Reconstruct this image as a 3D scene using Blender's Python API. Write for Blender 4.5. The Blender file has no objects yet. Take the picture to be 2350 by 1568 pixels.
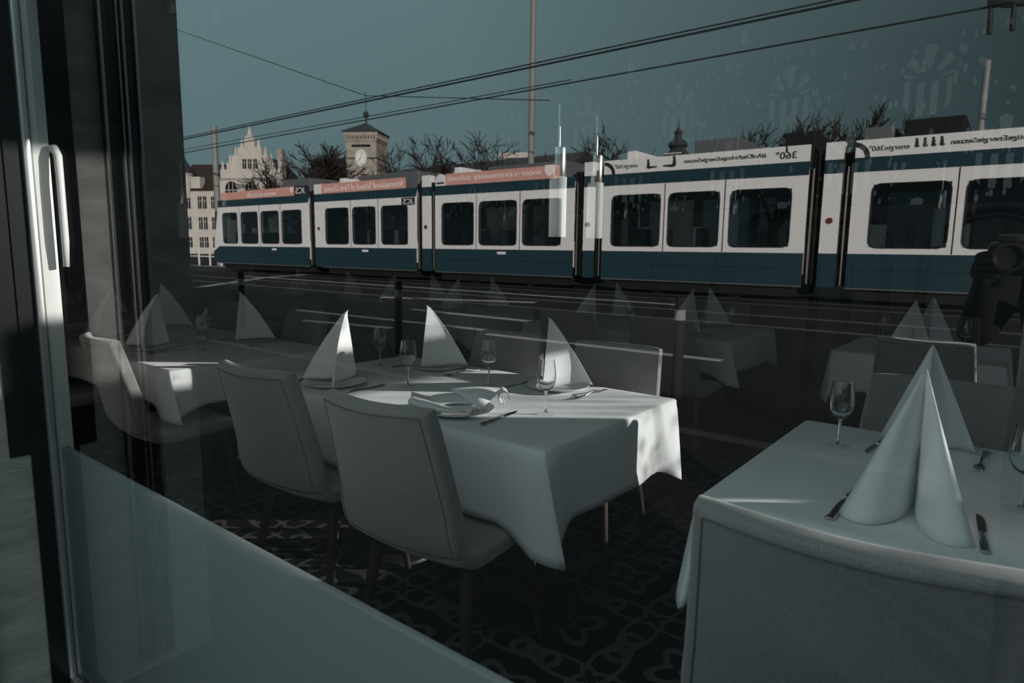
import bpy, bmesh, math, random
from mathutils import Vector, Matrix
from math import sin, cos, pi, radians

S = bpy.context.scene
COL = S.collection
random.seed(11)

# ------------------------------------------------------------------ camera
W_, H_, F_ = 2350, 1568, 1500.0
yaw, pit, rol = radians(38.4), radians(8.0), radians(0.7)
fw = Vector((-sin(yaw) * cos(pit), cos(yaw) * cos(pit), -sin(pit)))
r0 = Vector((cos(yaw), sin(yaw), 0)); u0 = r0.cross(fw)
RX = cos(rol) * r0 + sin(rol) * u0
UP = -sin(rol) * r0 + cos(rol) * u0
cd = bpy.data.cameras.new('camera'); cam = bpy.data.objects.new('camera', cd); COL.objects.link(cam)
cd.sensor_width = 36; cd.lens = 36 * F_ / W_; cd.clip_start = 0.02; cd.clip_end = 500
cam.matrix_world = Matrix(((RX.x, UP.x, -fw.x, 0), (RX.y, UP.y, -fw.y, 0), (RX.z, UP.z, -fw.z, 1.35), (0, 0, 0, 1)))
cd.dof.use_dof = True; cd.dof.focus_distance = 2.7; cd.dof.aperture_fstop = 4.5
S.camera = cam

# ------------------------------------------------------------------ sky, sun, exposure
S.view_settings.view_transform = 'Standard'; S.view_settings.look = 'None'
S.view_settings.gamma = 1; S.view_settings.exposure = 0.0; S.view_settings.use_curve_mapping = False
wd = bpy.data.worlds.new('sky'); S.world = wd; wd.use_nodes = True
nt = wd.node_tree; nt.nodes.clear()
wo = nt.nodes.new('ShaderNodeOutputWorld'); bg = nt.nodes.new('ShaderNodeBackground')
tc = nt.nodes.new('ShaderNodeTexCoord'); sx = nt.nodes.new('ShaderNodeSeparateXYZ'); cr = nt.nodes.new('ShaderNodeValToRGB')
nt.links.new(tc.outputs['Generated'], sx.inputs[0]); nt.links.new(sx.outputs['Z'], cr.inputs[0])
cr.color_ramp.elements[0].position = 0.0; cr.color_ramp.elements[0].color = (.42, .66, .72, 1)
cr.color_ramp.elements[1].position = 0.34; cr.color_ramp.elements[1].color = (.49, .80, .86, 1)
e_ = cr.color_ramp.elements.new(.72); e_.color = (2.5, 3.05, 3.15, 1)      # overhead sky raised beyond its natural level to brighten the room
dt = nt.nodes.new('ShaderNodeVectorMath'); dt.operation = 'DOT_PRODUCT'; nt.links.new(tc.outputs['Generated'], dt.inputs[0])
dt.inputs[1].default_value = (-1, 0, 0)          # a clear sky is brighter away from the band at right angles to the sun
mr = nt.nodes.new('ShaderNodeMapRange'); nt.links.new(dt.outputs['Value'], mr.inputs[0])
for i_, v_ in enumerate((0, .66, .30, 1.12)): mr.inputs[i_ + 1].default_value = v_
nt.links.new(mr.outputs[0], bg.inputs[1])
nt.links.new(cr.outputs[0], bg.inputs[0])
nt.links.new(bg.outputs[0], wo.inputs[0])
SUND = Vector((-.781 * cos(radians(12)), -.625 * cos(radians(12)), -sin(radians(12)))).normalized()
sl = bpy.data.lights.new('sun', 'SUN'); sl.energy = 10.6; sl.angle = radians(.53); sl.color = (1, .95, .9)
so = bpy.data.objects.new('sun', sl); COL.objects.link(so)
so.rotation_euler = SUND.to_track_quat('-Z', 'Y').to_euler(); so.location = (8, 6, 6)
S.cycles.max_bounces = 10; S.cycles.transparent_max_bounces = 24; S.cycles.sample_clamp_indirect = 4.0

# ------------------------------------------------------------------ node expressions
class X:
    def __init__(s, nt, k): s.nt, s.k = nt, k
    def m(s, op, b=None, c=None):
        n = s.nt.nodes.new('ShaderNodeMath'); n.operation = op
        for i, v in enumerate((s, b, c)):
            if v is None: continue
            if isinstance(v, X): s.nt.links.new(v.k, n.inputs[i])
            else: n.inputs[i].default_value = v
        return X(s.nt, n.outputs[0])
    def __add__(s, b): return s.m('ADD', b)
    def __sub__(s, b): return s.m('SUBTRACT', b)
    def __mul__(s, b): return s.m('MULTIPLY', b)
    def __truediv__(s, b): return s.m('DIVIDE', b)
    def lt(s, b): return s.m('LESS_THAN', b)
    def gt(s, b): return s.m('GREATER_THAN', b)
    def abs(s): return s.m('ABSOLUTE')
    def cos(s): return s.m('COSINE')
    def fr(s): return s.m('FRACT')
    def mx(s, b): return s.m('MAXIMUM', b)
    def sq(s): return s.m('SQRT')

MATS = {}
def mat(name, col, rough=.6, metal=0., spec=.5, build=None, noise=None, bump=None):
    if name in MATS: return MATS[name]
    m = bpy.data.materials.new(name); m.use_nodes = True; nt = m.node_tree
    b = nt.nodes['Principled BSDF']
    b.inputs['Base Color'].default_value = (*col, 1); b.inputs['Roughness'].default_value = rough
    b.inputs['Metallic'].default_value = metal; b.inputs['Specular IOR Level'].default_value = spec
    if noise or bump:
        co = nt.nodes.new('ShaderNodeTexCoord')
    if noise:   # (scale xyz or number, amount, detail)
        sc, am = noise
        mp = nt.nodes.new('ShaderNodeMapping'); nt.links.new(co.outputs['Object'], mp.inputs[0])
        mp.inputs['Scale'].default_value = sc if isinstance(sc, tuple) else (sc,) * 3
        nz = nt.nodes.new('ShaderNodeTexNoise'); nz.inputs['Scale'].default_value = 1; nz.inputs['Detail'].default_value = 5
        nt.links.new(mp.outputs[0], nz.inputs[0])
        mr = nt.nodes.new('ShaderNodeMapRange'); mr.inputs[1].default_value = .3; mr.inputs[2].default_value = .7
        mr.inputs[3].default_value = 1 - am; mr.inputs[4].default_value = 1 + am
        nt.links.new(nz.outputs['Fac'], mr.inputs[0])
        vm = nt.nodes.new('ShaderNodeVectorMath'); vm.operation = 'SCALE'; vm.inputs[0].default_value = col
        nt.links.new(mr.outputs[0], vm.inputs['Scale']); nt.links.new(vm.outputs[0], b.inputs['Base Color'])
    if bump:
        sc, st = bump
        mp2 = nt.nodes.new('ShaderNodeMapping'); nt.links.new(co.outputs['Object'], mp2.inputs[0])
        mp2.inputs['Scale'].default_value = sc if isinstance(sc, tuple) else (sc,) * 3
        n2 = nt.nodes.new('ShaderNodeTexNoise'); n2.inputs['Scale'].default_value = 1; n2.inputs['Detail'].default_value = 3
        nt.links.new(mp2.outputs[0], n2.inputs[0])
        bp = nt.nodes.new('ShaderNodeBump'); bp.inputs['Strength'].default_value = st; bp.inputs['Distance'].default_value = .002
        nt.links.new(n2.outputs['Fac'], bp.inputs['Height']); nt.links.new(bp.outputs[0], b.inputs['Normal'])
    if build: build(nt, b)
    MATS[name] = m
    return m

def mixmat(name, fac_build):
    m = bpy.data.materials.new(name); m.use_nodes = True; nt = m.node_tree; nt.nodes.clear()
    out = nt.nodes.new('ShaderNodeOutputMaterial')
    nt.links.new(fac_build(nt), out.inputs['Surface']); MATS[name] = m
    return m

def clear_glass(lo, hi, tint, rough=0.0, power=1.6):
    def f(nt):
        lw = nt.nodes.new('ShaderNodeLayerWeight'); lw.inputs[0].default_value = .5
        p = X(nt, lw.outputs['Facing']).m('POWER', power) * (hi - lo) + lo
        t = nt.nodes.new('ShaderNodeBsdfTransparent'); t.inputs[0].default_value = (*tint, 1)
        g = nt.nodes.new('ShaderNodeBsdfGlossy'); g.inputs['Roughness'].default_value = rough
        mx = nt.nodes.new('ShaderNodeMixShader'); nt.links.new(p.k, mx.inputs[0])
        nt.links.new(t.outputs[0], mx.inputs[1]); nt.links.new(g.outputs[0], mx.inputs[2])
        return mx.outputs[0]
    return f

PANE = mixmat('coated_glass', clear_glass(.21, .30, (.88, .91, .91)))
CLEAR = mixmat('glass_inner_face', clear_glass(.01, .05, (.97, .98, .98)))
TINT = mixmat('tinted_side_glass', clear_glass(.03, .2, (.83, .83, .83)))
def crystal(nt):
    g = nt.nodes.new('ShaderNodeBsdfGlass'); g.inputs['IOR'].default_value = 1.5; g.inputs['Color'].default_value = (.98, .99, .99, 1)
    return g.outputs[0]
WGLASS = mixmat('wine_glass_crystal', crystal)
def frost(nt):
    d = nt.nodes.new('ShaderNodeBsdfDiffuse'); d.inputs[0].default_value = (.75, .78, .78, 1)
    t = nt.nodes.new('ShaderNodeBsdfTranslucent'); t.inputs[0].default_value = (.75, .78, .78, 1)
    tr = nt.nodes.new('ShaderNodeBsdfTransparent')
    a = nt.nodes.new('ShaderNodeMixShader'); nt.links.new(d.outputs[0], a.inputs[1]); nt.links.new(t.outputs[0], a.inputs[2])
    b = nt.nodes.new('ShaderNodeMixShader'); b.inputs[0].default_value = .45
    nt.links.new(a.outputs[0], b.inputs[1]); nt.links.new(tr.outputs[0], b.inputs[2])
    return b.outputs[0]
WFOOT = mixmat('wine_glass_foot', clear_glass(.02, .13, (.985, .99, .99), power=4))
FROST = mixmat('frosted_lamp_glass', frost)

def linen(nt):
    pass
CLOTH = mat('tablecloth_linen', (.79, .81, .81), .85, spec=.1, noise=((90, 90, 90), .03), bump=((700, 700, 700), .15))
NAPK = mat('napkin_cotton', (.90, .91, .91), .85, spec=.1, noise=((40, 40, 40), .02), bump=((900, 900, 900), .12))
def thin_cloth(m, k, sheen):
    nt = m.node_tree; b = nt.nodes['Principled BSDF']; out = nt.nodes['Material Output']
    b.inputs['Sheen Weight'].default_value = sheen; b.inputs['Sheen Roughness'].default_value = .45
    if k:
        t = nt.nodes.new('ShaderNodeBsdfTranslucent'); t.inputs[0].default_value = b.inputs['Base Color'].default_value
        mx = nt.nodes.new('ShaderNodeMixShader'); mx.inputs[0].default_value = k
        nt.links.new(b.outputs[0], mx.inputs[1]); nt.links.new(t.outputs[0], mx.inputs[2]); nt.links.new(mx.outputs[0], out.inputs['Surface'])
thin_cloth(CLOTH, .12, .35); thin_cloth(NAPK, .15, .3)
PORC = mat('porcelain', (.80, .81, .80), .15, spec=.5)
STEEL = mat('cutlery_steel', (.55, .56, .57), .18, 1.0)
CHROME = mat('chrome', (.86, .79, .71), .24, 1.0)
FABRIC = mat('chair_fabric', (.235, .23, .225), .95, spec=.05, noise=((420, 420, 420), .28), bump=((650, 650, 650), .5))
thin_cloth(FABRIC, 0, .55)
SEAM = mat('chair_seam', (.13, .13, .13), .9, spec=.05)
WOOD = mat('dark_wood', (.045, .032, .028), .35, noise=((6, 6, 40), .25))
BLACKM = mat('black_metal', (.012, .012, .013), .45)
BOARD = mat('table_board', (.10, .09, .08), .6)

def carpet(nt, b):
    co = nt.nodes.new('ShaderNodeTexCoord'); sp = nt.nodes.new('ShaderNodeSeparateXYZ'); nt.links.new(co.outputs['Object'], sp.inputs[0])
    x = X(nt, sp.outputs[0]); y = X(nt, sp.outputs[1])
    def cell(ox, oy, s):
        u = ((x + ox) / s).fr() - .5; v = ((y + oy) / s).fr() - .5
        return (u * u + v * v).sq(), v.m('ARCTAN2', u)
    r, t = cell(10.0, 10.0, .44); r2, t2 = cell(10.22, 10.22, .44); r3, t3 = cell(10.22, 10.0, .44); r4, t4 = cell(10.0, 10.22, .44)
    a = (r - ((t * 4).cos() * .15 + .30)).abs().lt(.045)
    c = (r - ((t * 4).cos() * -.035 + .105)).abs().lt(.03)
    d = (r2 - ((t2 * 4).cos() * -.07 + .20)).abs().lt(.04)
    e = (r3 - ((t3 * 2).cos() * .07 + .13)).abs().lt(.03)
    f = (r4 - ((t4 * 2).cos() * -.07 + .13)).abs().lt(.03)
    g = r2.lt(.05)
    k = a.mx(c).mx(d).mx(e).mx(f).mx(g)
    nz = nt.nodes.new('ShaderNodeTexNoise'); nz.inputs['Scale'].default_value = 300; nt.links.new(co.outputs['Object'], nz.inputs[0])
    mx = nt.nodes.new('ShaderNodeMix'); mx.data_type = 'RGBA'; nt.links.new(k.k, mx.inputs[0])
    mx.inputs[6].default_value = (.012, .013, .014, 1); mx.inputs[7].default_value = (.085, .085, .082, 1)
    vm = nt.nodes.new('ShaderNodeVectorMath'); vm.operation = 'SCALE'; nt.links.new(mx.outputs[2], vm.inputs[0])
    nt.links.new((X(nt, nz.outputs['Fac']) * .8 + .6).k, vm.inputs['Scale'])
    nt.links.new(vm.outputs[0], b.inputs['Base Color'])
CARPET = mat('ornament_carpet', (.02, .02, .02), .98, spec=.02, build=carpet)

def wallpaper(nt, b):
    co = nt.nodes.new('ShaderNodeTexCoord'); sp = nt.nodes.new('ShaderNodeSeparateXYZ'); nt.links.new(co.outputs['Object'], sp.inputs[0])
    x = X(nt, sp.outputs[0]) * .62 + 20.0; z = X(nt, sp.outputs[2]) * .66
    def motif(ox, oz, sxx, szz):
        u = (((x + ox) / sxx).fr() - .5) * sxx; v = (((z + oz) / szz).fr() - .5) * szz
        r = (u * u + v * v).sq(); t = u.m('ARCTAN2', v)      # 0 = up
        fan = ((t * 9).cos().gt(.05)) * r.gt(.05) * r.lt((t.abs() * -.05) + .17) * t.abs().lt(1.35)
        ca = (u.abs() - .028).abs().lt(.014) * v.lt(-.01) * v.gt(-.17)
        cb = (u.abs() - .085).abs().lt(.012) * v.lt(.0) * v.gt(u.abs() * 1.6 - .27)
        return fan.mx(ca).mx(cb)
    k = motif(0, .1, .62, .74).mx(motif(.31, .47, .62, .74))
    vo = nt.nodes.new('ShaderNodeTexVoronoi'); vo.inputs['Scale'].default_value = 11; mpv = nt.nodes.new('ShaderNodeMapping'); mpv.inputs['Scale'].default_value = (1.9, 1, .85); mpv.inputs['Rotation'].default_value = (0, .35, 0); nt.links.new(co.outputs['Object'], mpv.inputs[0]); nt.links.new(mpv.outputs[0], vo.inputs[0])
    nz = nt.nodes.new('ShaderNodeTexNoise'); nz.inputs['Scale'].default_value = 3.5; nt.links.new(co.outputs['Object'], nz.inputs[0])
    le = X(nt, vo.outputs['Distance']).lt(.29) * X(nt, nz.outputs['Fac']).gt(.50)
    k = k.mx(le)
    mx = nt.nodes.new('ShaderNodeMix'); mx.data_type = 'RGBA'; nt.links.new(k.k, mx.inputs[0])
    mx.inputs[6].default_value = (.02, .022, .024, 1); mx.inputs[7].default_value = (.85, .87, .87, 1)
    nt.links.new(mx.outputs[2], b.inputs['Base Color'])
WALLP = mat('ornament_wallpaper', (.06, .06, .06), .7, build=wallpaper)
DADO = mat('dado_paint', (.10, .105, .11), .6, noise=(2.0, .1))
TRIMD = mat('dark_trim', (.02, .02, .022), .4)
CEIL = mat('ceiling_paint', (.36, .37, .375), .9, noise=(3.0, .03))
WALLI = mat('interior_plaster', (.30, .30, .30), .9, noise=(4.0, .06))
PILLAR = mat('pillar_paint', (.62, .63, .63), .8, noise=(3.0, .04))
RENDERW = mat('exterior_render', (.36, .35, .335), .9, spec=.2, noise=((6, 6, 22), .22), bump=((40, 40, 160), .8))
DFRAME = mat('dark_frame_paint', (.012, .013, .014), .25)
ALU = mat('brushed_aluminium', (.55, .55, .54), .33, .8, noise=((30, 30, 3), .1))
SASH = mat('sash_white_lacquer', (.70, .70, .68), .35)
SPAN = mat('spandrel_grey_paint', (.25, .272, .278), .5, noise=(1.5, .05))

# ------------------------------------------------------------------ mesh helpers
def finish(name, bm, m, parent=None, smooth=True, ang=40):
    me = bpy.data.meshes.new(name)
    bm.normal_update(); bm.to_mesh(me); bm.free()
    for mm in (m if isinstance(m, (list, tuple)) else [m]): me.materials.append(mm)
    if smooth:
        me.shade_smooth()
        try: me.set_sharp_from_angle(angle=radians(ang))
        except Exception: pass
    o = bpy.data.objects.new(name, me); COL.objects.link(o)
    if parent: o.parent = parent
    return o

def box(bm, x0, x1, y0, y1, z0, z1, bevel=0, mi=0):
    vs = [bm.verts.new((x, y, z)) for x in (x0, x1) for y in (y0, y1) for z in (z0, z1)]
    fs = [bm.faces.new([vs[i] for i in q]) for q in ((0, 1, 3, 2), (4, 6, 7, 5), (0, 4, 5, 1), (2, 3, 7, 6), (0, 2, 6, 4), (1, 5, 7, 3))]
    for f in fs: f.material_index = mi
    if bevel:
        es = list({e for f in fs for e in f.edges})
        bmesh.ops.bevel(bm, geom=es, offset=bevel, segments=2, affect='EDGES', profile=.5)
    return vs

def tube(bm, pts, rad, n=8, cap=True):
    pts = [Vector(p) for p in pts]
    if not hasattr(rad, '__len__'): rad = [rad] * len(pts)
    rings = []; prev = None
    for i, p in enumerate(pts):
        d = (pts[min(i + 1, len(pts) - 1)] - pts[max(i - 1, 0)]).normalized()
        if prev is None:
            a = d.orthogonal().normalized()
        else:
            a = (prev - d * prev.dot(d))
            a = a.normalized() if a.length > 1e-6 else d.orthogonal().normalized()
        prev = a; b = d.cross(a)
        rings.append([bm.verts.new(p + (a * cos(2 * pi * k / n) + b * sin(2 * pi * k / n)) * rad[i]) for k in range(n)])
    for r1, r2 in zip(rings, rings[1:]):
        for k in range(n):
            bm.faces.new((r1[k], r1[(k + 1) % n], r2[(k + 1) % n], r2[k]))
    if cap and n > 2:
        bm.faces.new(list(reversed(rings[0]))); bm.faces.new(rings[-1])

def lathe(bm, prof, n=32, c=(0, 0, 0)):
    rings = []
    for r, z in prof:
        if r < 1e-5: rings.append([bm.verts.new((c[0], c[1], c[2] + z))])
        else: rings.append([bm.verts.new((c[0] + r * cos(2 * pi * k / n), c[1] + r * sin(2 * pi * k / n), c[2] + z)) for k in range(n)])
    for a, b in zip(rings, rings[1:]):
        for k in range(n):
            k2 = (k + 1) % n
            if len(a) == 1 and len(b) == 1: continue
            if len(a) == 1: bm.faces.new((a[0], b[k2], b[k]))
            elif len(b) == 1: bm.faces.new((a[k], a[k2], b[0]))
            else: bm.faces.new((a[k], a[k2], b[k2], b[k]))

def grid(bm, P, nu, nv):
    v = [[bm.verts.new(P(i / nu, j / nv)) for j in range(nv + 1)] for i in range(nu + 1)]
    for i in range(nu):
        for j in range(nv):
            bm.faces.new((v[i][j], v[i + 1][j], v[i + 1][j + 1], v[i][j + 1]))
    return v

def slab(bm, P, N, nu, nv, t):
    """closed upholstered slab: P(u,v) front surface, N(u,v) back offset direction, thickness t, rounded rim"""
    def e(q): return min(q, 1 - q)
    fr, bk = [], []
    for i in range(nu + 1):
        fr.append([]); bk.append([])
        for j in range(nv + 1):
            u, v = i / nu, j / nv
            p = P(u, v); n = N(u, v)
            fr[-1].append(bm.verts.new(p)); bk[-1].append(bm.verts.new(p + n * t))
    for i in range(nu):
        for j in range(nv):
            bm.faces.new((fr[i][j], fr[i + 1][j], fr[i + 1][j + 1], fr[i][j + 1]))
            bm.faces.new((bk[i][j], bk[i][j + 1], bk[i + 1][j + 1], bk[i + 1][j]))
    rim = [(i, 0) for i in range(nu)] + [(nu, j) for j in range(nv)] + [(i, nv) for i in range(nu, 0, -1)] + [(0, j) for j in range(nv, 0, -1)]
    es = []
    for a, b in zip(rim, rim[1:] + rim[:1]):
        f = bm.faces.new((fr[b[0]][b[1]], fr[a[0]][a[1]], bk[a[0]][a[1]], bk[b[0]][b[1]]))
        for q in f.edges:
            vs = set(q.verts)
            if vs == {fr[a[0]][a[1]], fr[b[0]][b[1]]} or vs == {bk[a[0]][a[1]], bk[b[0]][b[1]]}: es.append(q)
    bmesh.ops.recalc_face_normals(bm, faces=bm.faces[:])
    return es

def prism(bm, poly, axis, a, b, mi=0):
    """extrude 2D polygon; axis 'y': poly in (x,z); 'x': poly in (y,z); 'z': poly in (x,y)"""
    def V(p, t):
        return {'y': (p[0], t, p[1]), 'x': (t, p[0], p[1]), 'z': (p[0], p[1], t)}[axis]
    A = [bm.verts.new(V(p, a)) for p in poly]; B = [bm.verts.new(V(p, b)) for p in poly]
    n = len(poly)
    fs = [bm.faces.new(A), bm.faces.new(list(reversed(B)))]
    for i in range(n): fs.append(bm.faces.new((A[i], B[i], B[(i + 1) % n], A[(i + 1) % n])))
    for f in fs: f.material_index = mi
    bmesh.ops.recalc_face_normals(bm, faces=fs)

def rrect(x0, x1, z0, z1, r, n=5):
    out = []
    for cx, cz, a0 in ((x1 - r, z1 - r, 0), (x0 + r, z1 - r, 90), (x0 + r, z0 + r, 180), (x1 - r, z0 + r, 270)):
        for k in range(n + 1):
            a = radians(a0 + 90 * k / n); out.append((cx + r * cos(a), cz + r * sin(a)))
    return out

def tag(o, label=None, cat=None, group=None, kind=None):
    if label: o['label'] = label
    if cat: o['category'] = cat
    if group: o['group'] = group
    if kind: o['kind'] = kind
    return o

def thing(name, label, cat, loc=(0, 0, 0), rz=0, group=None, kind=None):
    o = bpy.data.objects.new(name, None); COL.objects.link(o)
    o.empty_display_size = .1
    o.location = loc; o.rotation_euler = (0, 0, rz)
    return tag(o, label, cat, group, kind)

def dup(src, loc, rz, label, group=None, scale=None):
    def cp(o, par):
        c = o.copy(); COL.objects.link(c)
        if par: c.parent = par
        for k in KIDS.get(o.name, []): cp(k, c)
        return c
    r = cp(src, None); r.location = loc; r.rotation_euler = (0, 0, rz); r['label'] = label
    if scale: r.scale = scale
    if group: r['group'] = group
    return r
KIDS = {}
def reg(root):
    for o in list(COL.objects):
        if o.parent: KIDS.setdefault(o.parent.name, [])
        if o.parent and o not in KIDS[o.parent.name]: KIDS[o.parent.name].append(o)

# ================================================================== ROOM SHELL
YG = .64                    # plane of the window glass
XL, XR, YB, ZC = -2.25, 1.6, 5.95, 3.0
def setting(name, bm, m, smooth=False):
    o = finish(name, bm, m, None, smooth); o['kind'] = 'structure'; return o

bm = bmesh.new(); box(bm, -10, XR, .66, YB, -.12, 0); setting('floor', bm, CARPET)
bm = bmesh.new(); box(bm, -10.2, XR + .25, YG + .01, YB + .3, ZC, ZC + .25); setting('ceiling', bm, CEIL)
bm = bmesh.new(); box(bm, -10, XR, YB, YB + .2, 1.73, ZC); setting('wall_back', bm, WALLP)
bm = bmesh.new(); box(bm, -10, XR, YB - .015, YB + .2, 0, 1.73); setting('wall_back_dado', bm, DADO)
bm = bmesh.new(); box(bm, -10.2, -10, YG, YB + .2, -.1, ZC); setting('wall_left', bm, WALLI)
# unseen right wall; openings, transom and added panel shaped to place the sun patches
A2 = (2.15, 3.35, 1.27, 2.6); A1 = (4.22, 5.85, .95, 1.83); A3 = (3.42, 5.85, 1.95, 2.72)
bm = bmesh.new()
for y0, y1, z0, z1 in ((YG, 2.15, 0, ZC), (2.15, 3.35, 0, 1.27), (2.15, 3.35, 2.6, ZC), (3.35, 3.42, 0, ZC), (3.42, 4.22, 0, 1.95), (3.70, 4.22, 1.95, 2.18), (3.42, 5.85, 2.72, ZC), (4.22, 5.85, 0, .95), (4.22, 5.85, 1.83, 1.95), (5.85, YB + .2, 0, ZC)):
    box(bm, XR, XR + .12, y0, y1, z0, z1)
setting('wall_right', bm, WALLI)
for i, (y0, y1, z0, z1) in ((2, A2), (3, A1), (4, A3)):
    r = thing('window_%d' % i, None, None, (XR + .06, (y0 + y1) / 2, z0)); r['kind'] = 'structure'
    bm = bmesh.new(); h = (y1 - y0) / 2; t = .035; H = z1 - z0
    for a in ((-h, -h + t, 0, H), (h - t, h, 0, H), (-h, h, 0, t), (-h, h, H - t, H)):
        box(bm, -.03, .03, a[0], a[1], a[2], a[3])
    finish('window_frame', bm, DFRAME, r, False)
    bm = bmesh.new(); box(bm, -.004, .004, -h + t, h - t, t, H - t)
    finish('window_pane', bm, TINT, r, False)
# front wall left of the window: render-faced pier standing out into the street
bm = bmesh.new(); box(bm, -3.4, XL - .004, .2, YG + .02, -.1, 3.5)
pier = setting('wall_front', bm, RENDERW)
bm = bmesh.new(); box(bm, -10.2, -3.4, YG - .05, YG + .02, -.1, 3.3)
setting('wall_front_left', bm, RENDERW)
bm = bmesh.new(); box(bm, XL - .003, XL + .0015, .525, .576, .74, 3.4); setting('trim_6', bm, DFRAME)
# shutter guide on the reveal of the pier (reflected beside the glass edge)
gr = thing('trim_1', None, None, (XL, 0, 0)); gr['kind'] = 'structure'
bm = bmesh.new(); box(bm, -.003, .012, .335, .445, -.05, 3.3); finish('shutter_channel', bm, DFRAME, gr, False)
for y0, y1 in ((.336, .346), (.372, .380), (.389, .395), (.434, .444)):
    bm = bmesh.new(); box(bm, .011, .022, y0, y1, -.05, 3.3, .002); finish('guide_rail', bm, ALU, gr)

# ---- the big front window
w1 = thing('window_1', None, None, (0, 0, 0)); w1['kind'] = 'structure'
bm = bmesh.new(); box(bm, XL, 1.55, YG - .003, YG + .003, 0, 3.0)
bm.faces.ensure_lookup_table()
for f in bm.faces: f.material_index = 0 if f.normal.y < -.5 or f.calc_center_median().y < YG - .002 else 1
finish('window_pane', bm, [PANE, CLEAR], w1, False)
bm = bmesh.new()
box(bm, XL - .004, XL + .006, .575, YG - .02, -.1, 3.2); box(bm, XL, 1.6, YG - .06, YG - .004, -.1, -.012)
finish('window_frame', bm, DFRAME, w1, False)
bm = bmesh.new()
box(bm, XL + .0, XL + .018, YG - .022, YG - .003, -.012, 3.2, .003); box(bm, XL, 1.55, YG - .022, YG - .003, -.012, .010, .003)
finish('glazing_bead', bm, ALU, w1)
bm = bmesh.new()
box(bm, XL - .02, XL + .004, YG + .0035, YG + .045, 0, 3.0, .002); box(bm, 1.5, 1.56, YG - .02, YG + .04, 0, 3.0)
finish('sash', bm, SASH, w1)
h = finish('handle', bmesh.new(), SASH, w1)
bm = bmesh.new()
tube(bm, [(XL + .0, YG + .047, 1.62), (XL + .022, YG + .052, 1.622), (XL + .036, YG + .055, 1.60), (XL + .04, YG + .055, 1.53), (XL + .04, YG + .055, 1.36), (XL + .036, YG + .054, 1.285)], [.011, .011, .011, .010, .010, .008], 10)
bm.to_mesh(h.data); bm.free(); h.data.shade_smooth()
bm = bmesh.new(); box(bm, XL + .004, 1.5, YG + .012, YG + .030, 0, .745, .003)
finish('spandrel_panel', bm, SPAN, w1)['label'] = 'grey solid panel along the window foot'

# ---- back wall arches
def arch(cx, w, ztop, z0, name='trim_2'):
    bm = bmesh.new(); pts = []; R = w / 2
    zc = ztop - R
    pts = [(cx - R, z0)] + [(cx + R * cos(pi - pi * k / 24), zc + R * sin(pi - pi * k / 24)) for k in range(25)] + [(cx + R, z0)]
    for r_, d in ((.022, .03), (.010, .05)):
        off = 0 if r_ > .015 else .05
        q = [((p[0] - cx) * (1 - off / R) + cx, YB - d, (p[1] - off if p[1] > zc else p[1])) for p in pts]
        tube(bm, q, r_, 6)
    setting(name, bm, TRIMD, True)
arch(-1.75, 1.15, 1.70, .0, 'trim_2'); arch(-1.18, .56, 1.62, .0, 'trim_3'); arch(-.25, .9, 1.68, 0, 'trim_4'); arch(-3.4, 1.0, 1.68, 0, 'trim_5')
bm = bmesh.new(); box(bm, -.02, .22, 4.46, 4.62, 0, ZC, .01); setting('wall_pillar', bm, PILLAR)
bm = bmesh.new(); box(bm, -10, XR, YB - .03, YB - .015, 0, .1); setting('baseboard_back', bm, TRIMD)

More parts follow.
